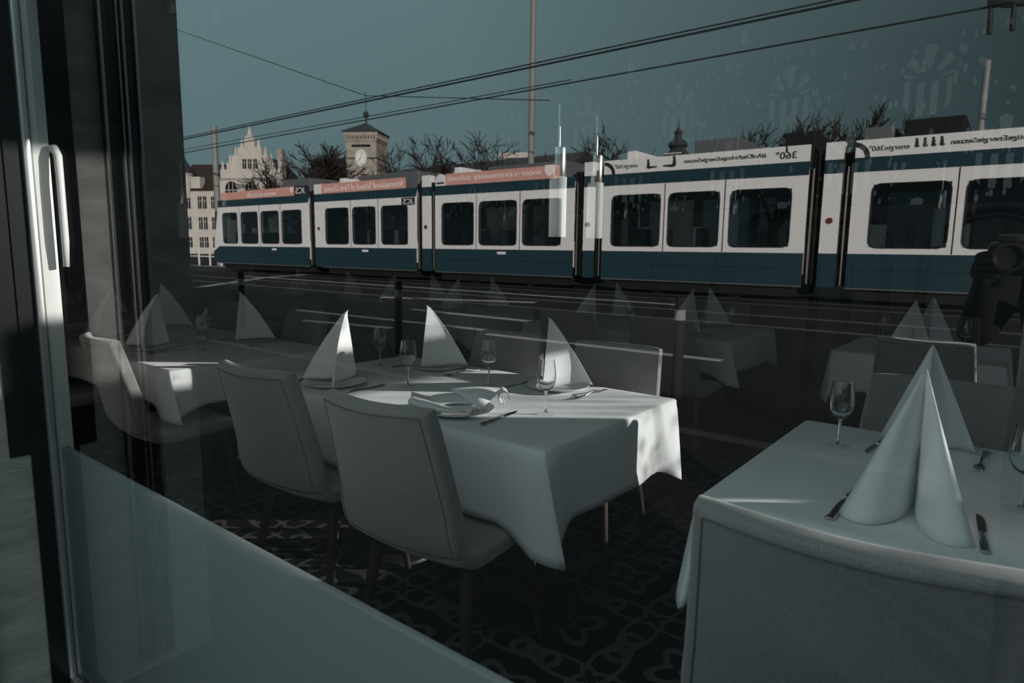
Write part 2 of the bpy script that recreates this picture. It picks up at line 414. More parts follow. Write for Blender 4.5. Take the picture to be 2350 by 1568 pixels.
# ================================================================== FURNITURE
TABLES = {  # x0, x1, y0, y1, phrase
    'mid': (-2.75, -1.10, 1.55, 2.49, 'middle table'),
    'left': (-5.25, -3.22, 1.40, 2.38, 'left table'),
    'farleft': (-7.9, -5.75, 1.42, 2.42, 'leftmost window row table'),
    'right': (-.60, .20, 1.50, 2.49, 'front right table'),
    'rightback': (-.95, -.07, 4.40, 5.34, 'table behind the front right one'),
    'back': (-3.35, -1.57, 4.37, 5.35, 'aisle back table'),
    'backleft': (-5.75, -3.95, 4.37, 5.35, 'second back table'),
    'backfar': (-8.6, -6.25, 4.37, 5.35, 'farthest left back table'),
}
def tablecloth(bm, x0, x1, y0, y1, z, drop, seed):
    rnd = random.Random(seed)
    cols = []   # (top point, list of drop points)
    r = .012
    corners = [(x1, y0, 1, -1), (x1, y1, 1, 1), (x0, y1, -1, 1), (x0, y0, -1, -1)]
    def side(ax, ay, bx, by, nx, ny):
        rr_ = .014; L0 = math.hypot(bx - ax, by - ay); tx, ty = (bx - ax) / L0, (by - ay) / L0
        ax, ay, bx, by = ax + tx * rr_, ay + ty * rr_, bx - tx * rr_, by - ty * rr_
        L = math.hypot(bx - ax, by - ay); n = max(6, int(L / .05)); ph = rnd.random() * 6; am = .006 + .006 * rnd.random()
        out = []
        for i in range(n + 1):
            t = i / n; px = ax + (bx - ax) * t; py = ay + (by - ay) * t
            sway = am * sin(t * L * 9 + ph) + .004 * sin(t * L * 23 + ph * 2)
            e = min(t, 1 - t) * L
            hem = drop * (1 + .01 * sin(t * L * 5 + ph)) + max(0, .10 - e) * .18
            kk = max(0, (.13 - e) / .13)
            hem = drop * (1 + .01 * sin(t * L * 5 + ph) + .25 * kk)
            out.append(((px, py), (nx, ny), hem, sway * (1 - kk), .010 + .028 * kk))
        return out
    def corner(cx, cy, sx, sy, first):
        # fan of columns around a corner: first = unit dir of side we come from
        out = []; tipd = .022 + .02 * rnd.random(); n = 10
        na, nb = first
        for k in range(1, n):
            t = k / n
            w = 1 - abs(2 * t - 1)
            w2 = w
            dx = na[0] * (1 - t) + nb[0] * t; dy = na[1] * (1 - t) + nb[1] * t
            l = math.hypot(dx, dy); dx /= l; dy /= l
            # fold leans along the side that comes after
            out.append(((cx - sx * .014 + dx * .014, cy - sy * .014 + dy * .014), (dx, dy), drop * (1.25 + .10 * w2), -1, .038 + tipd * w2, (nb[0] * .035 * w2 - na[0] * .055 * w2, nb[1] * .035 * w2 - na[1] * .055 * w2)))
        return out
    seq = []
    seq += side(x0, y0, x1, y0, 0, -1) + corner(x1, y0, 1, -1, ((0, -1), (1, 0)))
    seq += side(x1, y0, x1, y1, 1, 0) + corner(x1, y1, 1, 1, ((1, 0), (0, 1)))
    seq += side(x1, y1, x0, y1, 0, 1) + corner(x0, y1, -1, 1, ((0, 1), (-1, 0)))
    seq += side(x0, y1, x0, y0, -1, 0) + corner(x0, y0, -1, -1, ((-1, 0), (0, -1)))
    cx, cy = (x0 + x1) / 2, (y0 + y1) / 2
    NZ = 10; rings = []
    ins = []
    for (p, nrm, hem, sway, fl, *lean) in seq:
        col = []; lx, ly = lean[0] if lean else (0, 0)
        ix = max(x0 + .03, min(x1 - .03, p[0])); iy = max(y0 + .03, min(y1 - .03, p[1]))
        ins.append(bm.verts.new((ix, iy, z)))
        px, py = p
        # rounded edge
        col.append(bm.verts.new((px - nrm[0] * .008, py - nrm[1] * .008, z)))
        col.append(bm.verts.new((px, py, z - .004)))
        for j in range(1, NZ + 1):
            q = j / NZ
            out = .004 + fl * (q ** (1.25 if sway == -1 else .9)) + (0 if sway == -1 else sway) * q
            col.append(bm.verts.new((px + nrm[0] * out + lx * q, py + nrm[1] * out + ly * q, z - .012 - (hem - .012) * q)))
        rings.append(col)
    n = len(rings)
    for i in range(n):
        a, b = rings[i], rings[(i + 1) % n]
        for j in range(len(a) - 1):
            try: bm.faces.new((a[j], a[j + 1], b[j + 1], b[j]))
            except ValueError: pass
        try: bm.faces.new((ins[i], a[0], b[0], ins[(i + 1) % n]))
        except ValueError: pass
    # top as a regular face
    bmesh.ops.remove_doubles(bm, verts=bm.verts[:], dist=.0004)
    be = [e for e in bm.edges if e.is_boundary and all(abs(v.co.z - z) < 1e-5 for v in e.verts)]
    bmesh.ops.contextual_create(bm, geom=be)
    bmesh.ops.recalc_face_normals(bm, faces=bm.faces[:])

TZ = .75
for i, (k, (x0, x1, y0, y1, ph)) in enumerate(TABLES.items()):
    t = thing('dining_table', 'pedestal table with round black foot, the ' + ph, 'table', ((x0 + x1) / 2, (y0 + y1) / 2, 0), 0, 'restaurant tables')
    hx, hy = (x1 - x0) / 2, (y1 - y0) / 2
    bm = bmesh.new(); box(bm, -hx + .012, hx - .012, -hy + .012, hy - .012, TZ - .034, TZ - .004, .004); finish('tabletop', bm, BOARD, t)
    px = [0] if hx < .6 else [-hx + .42, hx - .42]
    q2 = -.13 if k == 'mid' else 0; rd = .22 if k == 'mid' else .18
    if k == 'mid': px = [-hx + .57, hx - .32]
    if k == 'left': px = [-hx + .42, hx - .62]
    for q in px:
        bm = bmesh.new(); lathe(bm, [(.0, .716), (.12, .716), (.12, .70), (.042, .68), (.04, .06), (.06, .03)], 24, (q, q2, 0)); finish('pedestal', bm, BLACKM, t)
        bm = bmesh.new(); lathe(bm, [(0, .032), (.05, .032), (rd * .9, .022), (rd * .98, .012), (rd, .0), (0, 0)], 48, (q, q2, 0)); finish('base_disc', bm, BLACKM, t)
    bm = bmesh.new(); tablecloth(bm, x0, x1, y0, y1, TZ, .19 if k in ('right', 'left') else .265 if k == 'mid' else .235, i + 3)
    c = finish('tablecloth', bm, CLOTH, None, True, 60)
    tag(c, 'white linen cloth on the ' + ph, 'tablecloth', 'white tablecloths')
    so_ = c.modifiers.new('thick', 'SOLIDIFY'); so_.thickness = .0016; so_.offset = -1

# ---- chair (built facing +Y, back at y=0)
def chair_proto():
    t = thing('dining_chair', '', 'chair', (0, 0, 0), 0, 'grey upholstered chairs')
    # centre line of the shell: list of (y,z) from top of back to front of seat
    prof = [(-.105, .925), (-.088, .86), (-.056, .74), (-.026, .62), (.0, .525), (.045, .463), (.14, .452), (.28, .458), (.40, .462), (.465, .452)]
    wid = [.425, .435, .455, .475, .49, .495, .495, .49, .48, .465]
    NB = 4.6 / 9
    def at(s):
        s = max(0, min(.99999, s)) * (len(prof) - 1); i = int(s); f = s - i
        def cr(a):   # catmull-rom
            g = lambda k: a[max(0, min(len(a) - 1, k))]
            p0, p1, p2, p3 = g(i - 1), g(i), g(i + 1), g(i + 2)
            return .5 * (2 * p1 + (p2 - p0) * f + (2 * p0 - 5 * p1 + 4 * p2 - p3) * f * f + (3 * p1 - p0 - 3 * p2 + p3) * f ** 3)
        return cr([p[0] for p in prof]), cr([p[1] for p in prof]), cr(wid)
    def surf(s, v):
        y, z, w = at(s); u = (v - .5) * 2
        y2, z2, _ = at(min(.9999, s + .01)); y1, z1, _ = at(max(0, s - .01))
        T = Vector((0, y2 - y1, z2 - z1)).normalized(); n = Vector((0, -T.z, T.y))  # towards sitter
        if n.y < 0 and n.z < 0: n = -n
        bend = .045 * u * u * (1 if s < .35 else max(.15, 1 - (s - .35) * 3.2))
        tp = 0
        if s < .12: tp = -.012 * u ** 4 * (1 - s / .12)     # softened upper corners
        p = Vector((u * w / 2, y, z + tp)) + n * bend
        return p, n
    def part(name, s0, s1, nu):
        bm = bmesh.new()
        P = lambda u, v: surf(s0 + (s1 - s0) * u, v)[0]
        N = lambda u, v: -surf(s0 + (s1 - s0) * u, v)[1]
        es = slab(bm, P, N, nu, 14, .052)
        bmesh.ops.bevel(bm, geom=es, offset=.013, segments=3, affect='EDGES', profile=.5)
        o = finish(name, bm, FABRIC, t, True, 70)
        return o
    bk = part('backrest', 0, NB, 16); st = part('seat', NB + .002, 1, 14)
    # stitched seam just inside the rim, on the outside of the back
    bm = bmesh.new()
    def bp(s, v):
        p, n = surf(s, v); return p - n * .0525
    pts = [bp(NB - .02 - (NB - .06) * k / 14, .045) for k in range(15)] + [bp(.04, .045 + .91 * k / 12) for k in range(13)] + [bp(.04 + (NB - .06) * k / 14, .955) for k in range(15)]
    tube(bm, pts, .0016, 5); finish('seam', bm, SEAM, bk)
    for sx in (-1, 1):
        for fy, yy, top in ((0, .10, .425), (1, .40, .41)):
            bm = bmesh.new()
            a = Vector((sx * .185, yy, top)); b = Vector((sx * .235, yy + (-.07 if not fy else .045), 0))
            tube(bm, [a, a * .5 + b * .5, b], [.023, .018, .012], 12)
            finish('leg', bm, WOOD, t)
    return t
CH0 = chair_proto(); reg(CH0)
used = []
def chair(x, y, rz, label, sc=None):
    if not used:
        used.append(1); CH0.location = (x, y, 0); CH0.rotation_euler = (0, 0, rz); CH0['label'] = label; return
    dup(CH0, (x, y, 0), rz, label, 'grey upholstered chairs', sc)
CHAIRS = [
    (-2.175, 1.33, .05, 'grey upholstered chair with its back to the glass, left one at the middle table'),
    (-1.445, 1.28, .05, 'grey upholstered chair with its back to the glass, right one at the middle table'),
    (-1.48, 2.585, pi + .06, 'grey upholstered chair behind the middle table, lit on its right edge and seat'),
    (-2.12, 2.575, pi + .03, 'grey upholstered chair behind the middle table, left of the lit one'),
    (-3.42, 1.27, -.06, 'grey chair at the near right end of the left table, sunlit seat front'),
    (-4.55, 1.2, 0, 'grey chair at the window side of the left table, half behind the reflected pier'),
    (-3.84, 2.52, pi, 'grey chair on the far side of the left table, right one'),
    (-4.8, 2.52, pi, 'grey chair on the far side of the left table, left one'),
    (-0.185, 1.17, .06, 'grey upholstered chair closest to the camera with sunlit top rim', (1.17, 1, 1)),
    (-0.20, 2.575, pi + .02, 'grey upholstered chair behind the front right table', (1.06, 1, 1)),
    (-0.4, 3.96, 0, 'grey chair at the near side of the small table behind the front right one'),
    (-0.47, 5.42, pi, 'grey chair on the far side of the small table behind the front right one'),
    (-1.85, 3.95, 0, 'grey chair at the near side of the aisle back table, right one'),
    (-2.57, 3.93, 0, 'grey chair at the near side of the aisle back table, left one'),
    (-2.05, 5.42, pi, 'grey chair by the back wall at the aisle back table, right one'),
    (-2.9, 5.42, pi, 'grey chair by the back wall at the aisle back table, left one'),
    (-4.33, 3.95, 0, 'dark grey chair in front of the second back table, right one'),
    (-5.22, 3.95, 0, 'dark grey chair in front of the second back table, left one'),
    (-7, 3.95, 0, 'dark grey chair in front of the farthest left back table, right one'),
    (-8, 3.95, 0, 'dark grey chair in front of the farthest left back table, left one'),
    (-6.3, 2.6, pi, 'dark grey chair behind the leftmost window row table'),
]
for c in CHAIRS: chair(*c)

# ---- place settings
def napkin_mesh(seed=0, h=.30, sag=0, belly=.5):
    rnd = random.Random(seed); bm = bmesh.new()
    ap = Vector((0, -.012 - sag, h)); B = Vector((0, .035, .002))
    Rb = Vector((.132, -.190, .0)); Lb = Vector((-.134, -.185, .0))
    def wing(base, sg):
        def P(u, v):      # u: 0 ridge -> 1 outer edge ; v: 0 bottom -> 1 apex
            v2 = v
            foot = B * (1 - u) + base * u
            foot = foot + Vector((-sg * .030, -.055, 0)) * sin(pi * u) * belly                 # wings belly out towards the front
            foot.y += .045 * belly * max(0, (u - .66) / .34) ** 2; foot.x -= sg * .002 * max(0, (u - .66) / .34) ** 2
            p = foot * (1 - v2) + ap * v2
            bulge = sin(pi * v) * .010 * sin(pi * u)
            p += Vector((sg * .7, .3, 0)) * bulge
            p += Vector((0, -.014, 0)) * sin(pi * v) * u                  # front edge hangs in a slight curve
            if v > .93: p += Vector((.006 * sg * 0, .010, -.004)) * (v - .93) / .07
            p.z += .006 * sin(u * 9 + seed) * (1 - v) * .3
            p.z = max(p.z, .001)
            return p
        grid(bm, P, 12, 18)
    wing(Rb, 1); wing(Lb, -1)
    bmesh.ops.remove_doubles(bm, verts=bm.verts[:], dist=.0008)
    bmesh.ops.recalc_face_normals(bm, faces=bm.faces[:])
    return bm
def make_napkin(seed, **k):
    o = finish('napkin', napkin_mesh(seed, **k), NAPK, None, True, 65)
    s_ = o.modifiers.new('thick', 'SOLIDIFY'); s_.thickness = .0018; s_.offset = 0
    return o
NP = [make_napkin(1), make_napkin(2, h=.30), make_napkin(3, h=.295), make_napkin(4, h=.30, belly=1)]
npu = set()
def napkin(i, x, y, z, rz, label, sz=1.03):
    o = NP[i]
    if i in npu: o = o.copy(); COL.objects.link(o)
    npu.add(i); o.location = (x, y, z); o.rotation_euler = (0, 0, rz); o.scale = (1, 1, sz)
    return tag(o, label, 'napkin', 'folded white napkins')

bm = bmesh.new()
lathe(bm, [(0, .004), (.075, .004), (.085, .007), (.108, .016), (.136, .021), (.137, .019), (.110, .012), (.088, .002), (.07, 0), (0, 0)], 48)
PL0 = finish('plate', bm, PORC); plu = []
def plate(x, y, label):
    o = PL0
    if plu: o = o.copy(); COL.objects.link(o)
    plu.append(1); o.location = (x, y, TZ + .001); tag(o, label, 'plate', 'white dinner plates'); return o

def glass_proto():
    t = thing('wine_glass', '', 'glass', (0, 0, 0), 0, 'stemmed wine glasses')
    bm = bmesh.new()
    lathe(bm, [(.0, .088), (.012, .090), (.025, .100), (.0335, .117), (.0365, .135), (.0355, .160), (.0325, .185), (.0295, .205), (.0287, .2052), (.0313, .185), (.0343, .160), (.0353, .135), (.0322, .118), (.0228, .1025), (.0105, .0945), (0, .093)], 40)
    finish('bowl', bm, WGLASS, t)
    bm = bmesh.new(); lathe(bm, [(.0, .0895), (.008, .0885), (.0045, .080), (.0036, .06), (.0036, .03), (.005, .013), (.009, .007), (0, .006)], 20); finish('stem', bm, WGLASS, t)
    bm = bmesh.new(); lathe(bm, [(0, .0065), (.008, .006), (.02, .0035), (.0345, .0016), (.035, .0008), (.034, 0), (0, 0)], 40); finish('foot', bm, WFOOT, t)
    return t
G0 = glass_proto(); reg(G0); gu = []
def glass(x, y, label):
    if not gu: gu.append(1); G0.location = (x, y, TZ + .001); G0['label'] = label; return
    dup(G0, (x, y, TZ + .001), random.random() * 6, label, 'stemmed wine glasses')

def knife_proto():      # along +Y, handle at y<0
    t = thing('knife', '', 'knife', (0, 0, 0), 0, 'table knives')
    bm = bmesh.new()
    tube(bm, [(0, -.115, .006), (0, -.11, .006), (0, -.06, .006), (0, -.005, .0055), (0, .0, .005)], [.006, .0085, .008, .0062, .005], 10)
    for v in bm.verts: v.co.z = .0055 + (v.co.z - .0055) * .6
    finish('handle', bm, STEEL, t)
    bm = bmesh.new()
    prism(bm, [(-.006, -.002), (.0055, -.002), (.0095, .02), (.0105, .07), (.0085, .10), (.003, .117), (-.005, .119), (-.006, .10)], 'z', .003, .0046)
    finish('blade', bm, STEEL, t, False)
    return t
def fork_proto():
    t = thing('fork', '', 'fork', (0, 0, 0), 0, 'table forks')
    bm = bmesh.new()
    def P(u, v):
        y = -.105 + .165 * u
        w = .0075 * (1 - u) ** 1.5 + .0032 + (.004 if u < .05 else 0) * 0
        z = .003 + .010 * sin(pi * min(1, max(0, (u - .25) / .75)))
        return Vector(((v - .5) * 2 * w, y, z + .0015 * (1 - (2 * v - 1) ** 2)))
    grid(bm, P, 20, 4); finish('handle', bm, STEEL, t)
    bm = bmesh.new()
    def Q(u, v):
        y = .06 + .034 * u; w = .0035 + .0095 * sin(pi / 2 * min(1, u * 1.4))
        return Vector(((v - .5) * 2 * w, y, .003 + .004 * (1 - u) - .002 * sin(pi * u) + .003 * (2 * v - 1) ** 2 * u))
    grid(bm, Q, 8, 6)
    for k in range(4):
        x = -.0108 + k * .0072
        tube(bm, [(x, .093, .004), (x, .115, .003), (x * .96, .138, .008)], [.0021, .0018, .001], 6)
    finish('tines', bm, STEEL, t)
    for o in t.children:
        m_ = o.modifiers.new('thick', 'SOLIDIFY') if o.name.startswith('handle') else None
        if m_: m_.thickness = .0022
    return t
K0 = knife_proto(); reg(K0); FK0 = fork_proto(); reg(FK0); ku, fu = [], []
def knife(x, y, rz, label):
    if not ku: ku.append(1); K0.location = (x, y, TZ + .001); K0.rotation_euler = (0, 0, rz); K0['label'] = label; return
    dup(K0, (x, y, TZ + .001), rz, label, 'table knives')
def fork(x, y, rz, label):
    if not fu: fu.append(1); FK0.location = (x, y, TZ + .001); FK0.rotation_euler = (0, 0, rz); FK0['label'] = label; return
    dup(FK0, (x, y, TZ + .001), rz, label, 'table forks')

# seats: table, x, side (-1 window side / +1 far side), phrase, detail
SEATS = [
    ('mid', -2.36, -1, 'left window-side place of the middle table', 2),
    ('mid', -2.31, 1, 'left far-side place of the middle table', 2),
    ('mid', -1.58, 1, 'right far-side place of the middle table', 2),
    ('mid', -1.62, -1, 'right window-side place of the middle table', 3),
    ('right', -.17, -1, 'window-side place of the front right table', 2),
    ('right', -.17, 1, 'far-side place of the front right table', 2),
    ('left', -3.98, -1, 'right window-side place of the left table', 2),
    ('left', -4.62, -1, 'left window-side place of the left table', 2),
    ('left', -3.86, 1, 'right far-side place of the left table', 2),
    ('left', -4.95, 1, 'left far-side place of the left table', 2),
    ('farleft', -6.15, 1, 'right far-side place of the leftmost window row table', 1),
    ('farleft', -7.3, 1, 'left far-side place of the leftmost window row table', 1),
    ('rightback', -.55, -1, 'near place of the small table behind the front right one', 2),
    ('rightback', -.50, 1, 'far place of the small table behind the front right one', 2),
    ('back', -2.83, -1, 'left near place of the aisle back table', 2),
    ('back', -2.88, 1, 'left far place of the aisle back table', 2),
    ('back', -1.98, -1, 'right near place of the aisle back table', 2),
    ('back', -2.03, 1, 'right far place of the aisle back table', 2),
    ('backleft', -5.28, -1, 'left near place of the second back table', 1),
    ('backleft', -5.19, 1, 'left far place of the second back table', 1),
    ('backleft', -4.36, -1, 'right near place of the second back table', 1),
    ('backleft', -4.33, 1, 'right far place of the second back table', 1),
    ('backfar', -8.1, -1, 'left near place of the farthest back table', 1),
    ('backfar', -7.75, 1, 'left far place of the farthest back table', 1),
    ('backfar', -7.0, -1, 'right near place of the farthest back table', 1),
    ('backfar', -6.68, 1, 'right far place of the farthest back table', 1),
]
for i, (tk, x, sd, ph, det) in enumerate(SEATS):
    x0, x1, y0, y1, _ = TABLES[tk]
    y = y0 + .285 if sd < 0 else y1 - .12
    if sd > 0: y = y1 - .11
    if tk == 'mid' and sd < 0: y = y0 + .235
    if tk == 'right' and sd < 0: y = y0 + .22
    rz = 0 if sd < 0 else pi
    s = -sd     # +1 window side
    # plate sits in front of the sitter; napkin stands on it, opening towards the sitter
    py = y - .075 * s if sd < 0 else y + .0 - .09 * s - .03
    if sd > 0: py = y1 - .17
    else: py = y - .06
    if tk != 'right': plate(x, py, 'white plate at the ' + ph)
    if det != 3:
        jit = ((i * 37) % 11 - 5) * .012
        napkin(3 if tk == 'right' else i % 3, x - (.04 if tk == 'right' and sd > 0 else 0), py + s * .085, TZ + (.001 if tk == 'right' else .0225), rz + jit, 'standing white napkin at the ' + ph, 1.15 if tk == 'right' else 1.03)
    if det >= 2:
        if tk == 'right' and sd > 0: glass(x - .26, 2.20, 'wine glass left of the far napkin on the front right table')
        else:
            glass(x + s * (.20 if tk == 'right' else .26), (y0 + (.37 if tk == 'mid' else .42)) if sd < 0 else (y1 - .33), 'wine glass at the ' + ph)
        of = .135 if tk == 'right' else .175
        if tk == 'right' and sd > 0: x -= .03
        knife(x + s * of, py + s * .03, rz + .1 * s, 'steel knife at the ' + ph)
        fork(x - s * of, py + s * .0, rz - .05, 'steel fork at the ' + ph)
    else:
        glass(x + s * .26, (y0 + .42) if sd < 0 else (y1 - .33), 'stemmed wine glass at the ' + ph)

# napkin lying loosely folded on a plate
bm = bmesh.new()
def lerp(a, b, t): return a + (b - a) * t
def shell(u, v):       # lower half: swells up to a rounded left rim, opens towards the window
    x = -.175 + .245 * u
    yf = -.020 - .105 * sin(pi * min(1, .12 + u * .62)); yb = .015 + .085 * sin(pi * min(1, .10 + u * .55))
    z = .026 + .046 * (1 - u) ** 2.2 * (1 - .45 * abs(2 * v - 1) ** 2) + .007 * sin(u * 8 + v * 2) * u + .012 * (1 - v) ** 3 * (1 - u)
    return Vector((x, lerp(yf, yb, v), max(z, .023)))
grid(bm, shell, 28, 18)
def lip(u, v):         # turned-over rim following the left and front edge
    a = -1.6 + 4.2 * v; t = u * .72
    x = -.175 + .245 * t; y = -.020 - .105 * sin(pi * min(1, .12 + t * .62)); rr = .0105 * (1 - u) ** .5 + .0006
    n = Vector((-.8 + u * .7, -.6 - u * .3, 0)).normalized()
    return Vector((x, y, .050 - .024 * u ** .7)) + n * rr * cos(a) + Vector((0, 0, rr * sin(a)))
grid(bm, lip, 22, 10)
def inner(u, v):       # second ply lying inside, its edge a soft S
    x = -.10 + .19 * u; y = lerp(-.095 + .05 * u + .012 * sin(u * 6), .045, v)
    return Vector((x, y, .034 + .010 * sin(pi * v) + .010 * sin(pi * u) + .014 * v))
grid(bm, inner, 20, 12)
def flap(u, v):        # upper half folded over a ridge, its corner pointing to the window
    if v < .4:
        t = v / .4; p = Vector((lerp(.02, .15, u), lerp(.115, .085, u), .036 + .006 * sin(u * 7))).lerp(Vector((lerp(-.035, .172, u), lerp(.030, .035, u), .074 + .008 * sin(u * 3.1))), t ** .8)
    else:
        t = (v - .4) / .6; c = 1 - t
        p = Vector((lerp(-.035, .172, u) * c + .075 * t, lerp(.030, .035, u) * c - .120 * t, (.074 + .008 * sin(u * 3.1)) * (1 - t ** 1.35) + .030 * t ** 1.35 + .012 * sin(pi * t) * sin(pi * u)))
    return p
grid(bm, flap, 20, 25)
def loop_(u, v):       # open curl of cloth at the right end of the ridge
    a = 1.7 - 5.2 * u; rr = .026 - .006 * u
    return Vector((.163 + rr * .8 * sin(a), lerp(-.045, .050, v) + .008 * u, .053 + rr * cos(a)))
grid(bm, loop_, 18, 8)
o = finish('napkin', bm, NAPK, None, True, 65); sm_ = o.modifiers.new('thick', 'SOLIDIFY'); sm_.thickness = .0022; sm_.offset = 0
o.location = (-1.63, 1.745, TZ + .003); o.rotation_euler = (0, 0, radians(43))
tag(o, 'white napkin lying unfolded and crumpled on a plate of the middle table', 'napkin', None)

# ---- pendant lamps
def pendant_proto():
    t = thing('pendant_lamp', '', 'lamp', (0, 0, 0), 0, 'slim pendant lamps')
    bm = bmesh.new(); lathe(bm, [(0, ZC), (.05, ZC), (.05, ZC - .125), (.046, ZC - .13), (0, ZC - .13)], 28); finish('canopy', bm, ALU, t)
    bm = bmesh.new(); tube(bm, [(0, 0, ZC - .13), (0, 0, 1.90)], .0022, 6); finish('cord', bm, BLACKM, t)
    bm = bmesh.new(); tube(bm, [(0, 0, 1.915), (0, 0, 1.748)], .0065, 10); finish('rod', bm, CHROME, t)
    bm = bmesh.new(); lathe(bm, [(0, 1.75), (.028, 1.75), (.029, 1.748), (.029, 1.637), (.028, 1.635), (0, 1.635)], 32); finish('socket_sleeve', bm, CHROME, t)
    bm = bmesh.new(); lathe(bm, [(.033, 1.637), (.0345, 1.635), (.0345, 1.403), (.0325, 1.403), (.0325, 1.635)], 32); finish('glass_shade', bm, FROST, t)
    return t
P0 = pendant_proto(); reg(P0); pu = []
for x, y, lab in [(-1.512, 2.19, 'slim chrome pendant with frosted tube over the middle table, left of the pair'),
                  (-1.505, 2.46, 'slim chrome pendant with frosted tube over the middle table, right of the pair'),
                  (-4.66, 2.19, 'slim pendant with frosted tube over the left table beside the dark pier'),
                  (-4.60, 2.46, 'slim chrome pendant over the left table in front of the tram front'),
                  (-.50, 4.95, 'slim pendant over the small table behind the front right one'),
                  (-1.86, 5.10, 'slim pendant over the right end of the aisle back table'),
                  (-2.92, 5.30, 'slim pendant over the left end of the aisle back table'),
                  (-4.32, 5.30, 'slim pendant over the right end of the second back table'),
                  (-5.25, 5.25, 'slim pendant over the left end of the second back table'),
                  (-7.65, 5.20, 'slim pendant over the farthest left back table')]:
    if not pu: pu.append(1); P0.location = (x, y, 0); P0['label'] = lab
    else: dup(P0, (x, y, 0), 0, lab, 'slim pendant lamps')
#@OUTSIDE@
# ================================================================== THE STREET (behind the camera, seen mirrored in the glass)
def OY(v): return 1.28 - v          # distance seen in the mirror -> real street position
ASPH = mat('asphalt', (.014, .0125, .0125), .9, spec=.1, noise=(1.2, .25))
PAVE = mat('pavement', (.016, .016, .016), .95, spec=.1, noise=((2, 2, 2), .2))
KERB = mat('kerb_stone', (.014, .013, .013), .9)
RAILM = mat('rail_steel', (.055, .047, .044), .6, .2)
PAINT = mat('road_paint', (.26, .25, .245), .9)
TWHITE = mat('tram_white', (.78, .75, .73), .35, spec=.4)
TBLUE = mat('tram_blue', (.016, .042, .055), .45, spec=.2)
TPINK = mat('advert_salmon', (.66, .33, .27), .5)
TBLK = mat('tram_rubber', (.012, .012, .013), .7, spec=.2)
TGREY = mat('tram_roof_grey', (.10, .105, .11), .6)
TGLASS = mat('tram_windscreen', (.010, .013, .015), .06, spec=.5)
TPANE = mixmat('tram_window_glass', clear_glass(.03, .25, (.50, .54, .55), power=3))
TSEAT = mat('tram_seat_blue', (.03, .045, .07), .8)
TMET = mat('tram_steel', (.30, .27, .24), .4, .7)
TXTL = mat('lettering_light', (.88, .80, .78), .5)
TXTD = mat('lettering_dark', (.02, .02, .025), .5)
STONE = mat('limestone', (.52, .48, .43), .9, spec=.1, noise=(.8, .12))
STONED = mat('grey_sandstone', (.34, .30, .26), .9, spec=.1, noise=(.9, .2))
ROOFT = mat('dark_roof_tiles', (.040, .028, .025), .9, spec=.1, noise=((3, 3, 8), .25))
SLATE = mat('slate', (.025, .026, .028), .8, noise=(4, .2))
WDARK = mat('building_window_dark', (.012, .013, .015), .3)
CLOCKW = mat('clock_white', (.78, .77, .73), .6)
BARK = mat('bare_bark', (.035, .029, .026), .9, spec=.1)
POLE = mat('pole_grey', (.22, .21, .20), .6)
WIRE = mat('wire_dark', (.010, .010, .011), .7)
LEAF = mat('leaf_green', (.05, .07, .04), .7)

bm = bmesh.new()
ys = [YG + .03, -3.6, -3.6, -12, -20, -140]; zs = [-.012, -.02, -.10, .20, .25, .25]
def gnd(name, y0, y1, z0, z1, m):
    bm = bmesh.new(); vs = [bm.verts.new(p) for p in ((-220, y0, z0), (60, y0, z0), (60, y1, z1), (-220, y1, z1))]
    f = bm.faces.new(vs); bmesh.ops.recalc_face_normals(bm, faces=[f])
    r = bmesh.ops.extrude_face_region(bm, geom=[f])
    for v in r['geom']:
        if isinstance(v, bmesh.types.BMVert): v.co.z -= .3
    bmesh.ops.recalc_face_normals(bm, faces=bm.faces[:])
    return setting(name, bm, m)
gnd('pavement', YG - .002, -3.45, -.10, -.06, PAVE)
gnd('street', -3.6, -12, -.16, .20, ASPH)
gnd('street_far', -12, -140, .20, .25, ASPH)
bm = bmesh.new(); box(bm, -220, 60, -3.6, -3.45, -.3, -.05); setting('kerb', bm, KERB)
# rails of both tracks and painted lines
for i, (v0, v1, xa, xb, w, m, nm) in enumerate([
        (16.9, 16.1, -60, 14, .05, RAILM, 'tram_rail'), (15.5, 14.7, -60, 14, .05, RAILM, 'tram_rail'),
        (12.6, 12.5, -60, 14, .06, RAILM, 'tram_rail'), (11.3, 11.2, -60, 14, .06, RAILM, 'tram_rail'),
        (9.65, 9.6, -10.4, -7.2, .07, PAINT, 'road_line'), (8.2, 8.35, -12.5, -7.2, .06, PAINT, 'road_line'),
        (11.0, 12.1, -13.0, -8.9, .08, PAINT, 'road_line'), (20.1, 9.9, -26.2, -20.4, .16, PAINT, 'road_line'),
        (8.05, 8.1, -6.9, -3.0, .05, PAINT, 'road_line'), (7.3, 7.6, -10.9, -8.7, .06, PAINT, 'road_line'),
        (13.5, 13.4, -24, -6, .06, PAINT, 'road_line'), (18.6, 19, -40, -24, .25, PAINT, 'road_line')]):
    n = 24; bm = bmesh.new(); rows = []
    for k in range(n + 1):
        t = k / n; x = xa + (xb - xa) * t; y = OY(v0 + (v1 - v0) * t)
        def gz(yy): return (-.16 + (.36) * (-3.6 - yy) / 8.4) if yy > -12 else .20 + .05 * (-12 - yy) / 128
        d = Vector((xb - xa, OY(v1) - OY(v0), 0)).normalized(); nn = Vector((-d.y, d.x, 0)) * w
        rows.append([bm.verts.new((x + s * nn.x, y + s * nn.y, gz(y + s * nn.y) + h)) for s, h in ((-1, .0), (-1, .012), (1, .012), (1, .0))])
    for a, b in zip(rows, rows[1:]):
        for j in range(3): bm.faces.new((a[j], a[j + 1], b[j + 1], b[j]))
    bmesh.ops.recalc_face_normals(bm, faces=bm.faces[:])
    setting(nm, bm, m)

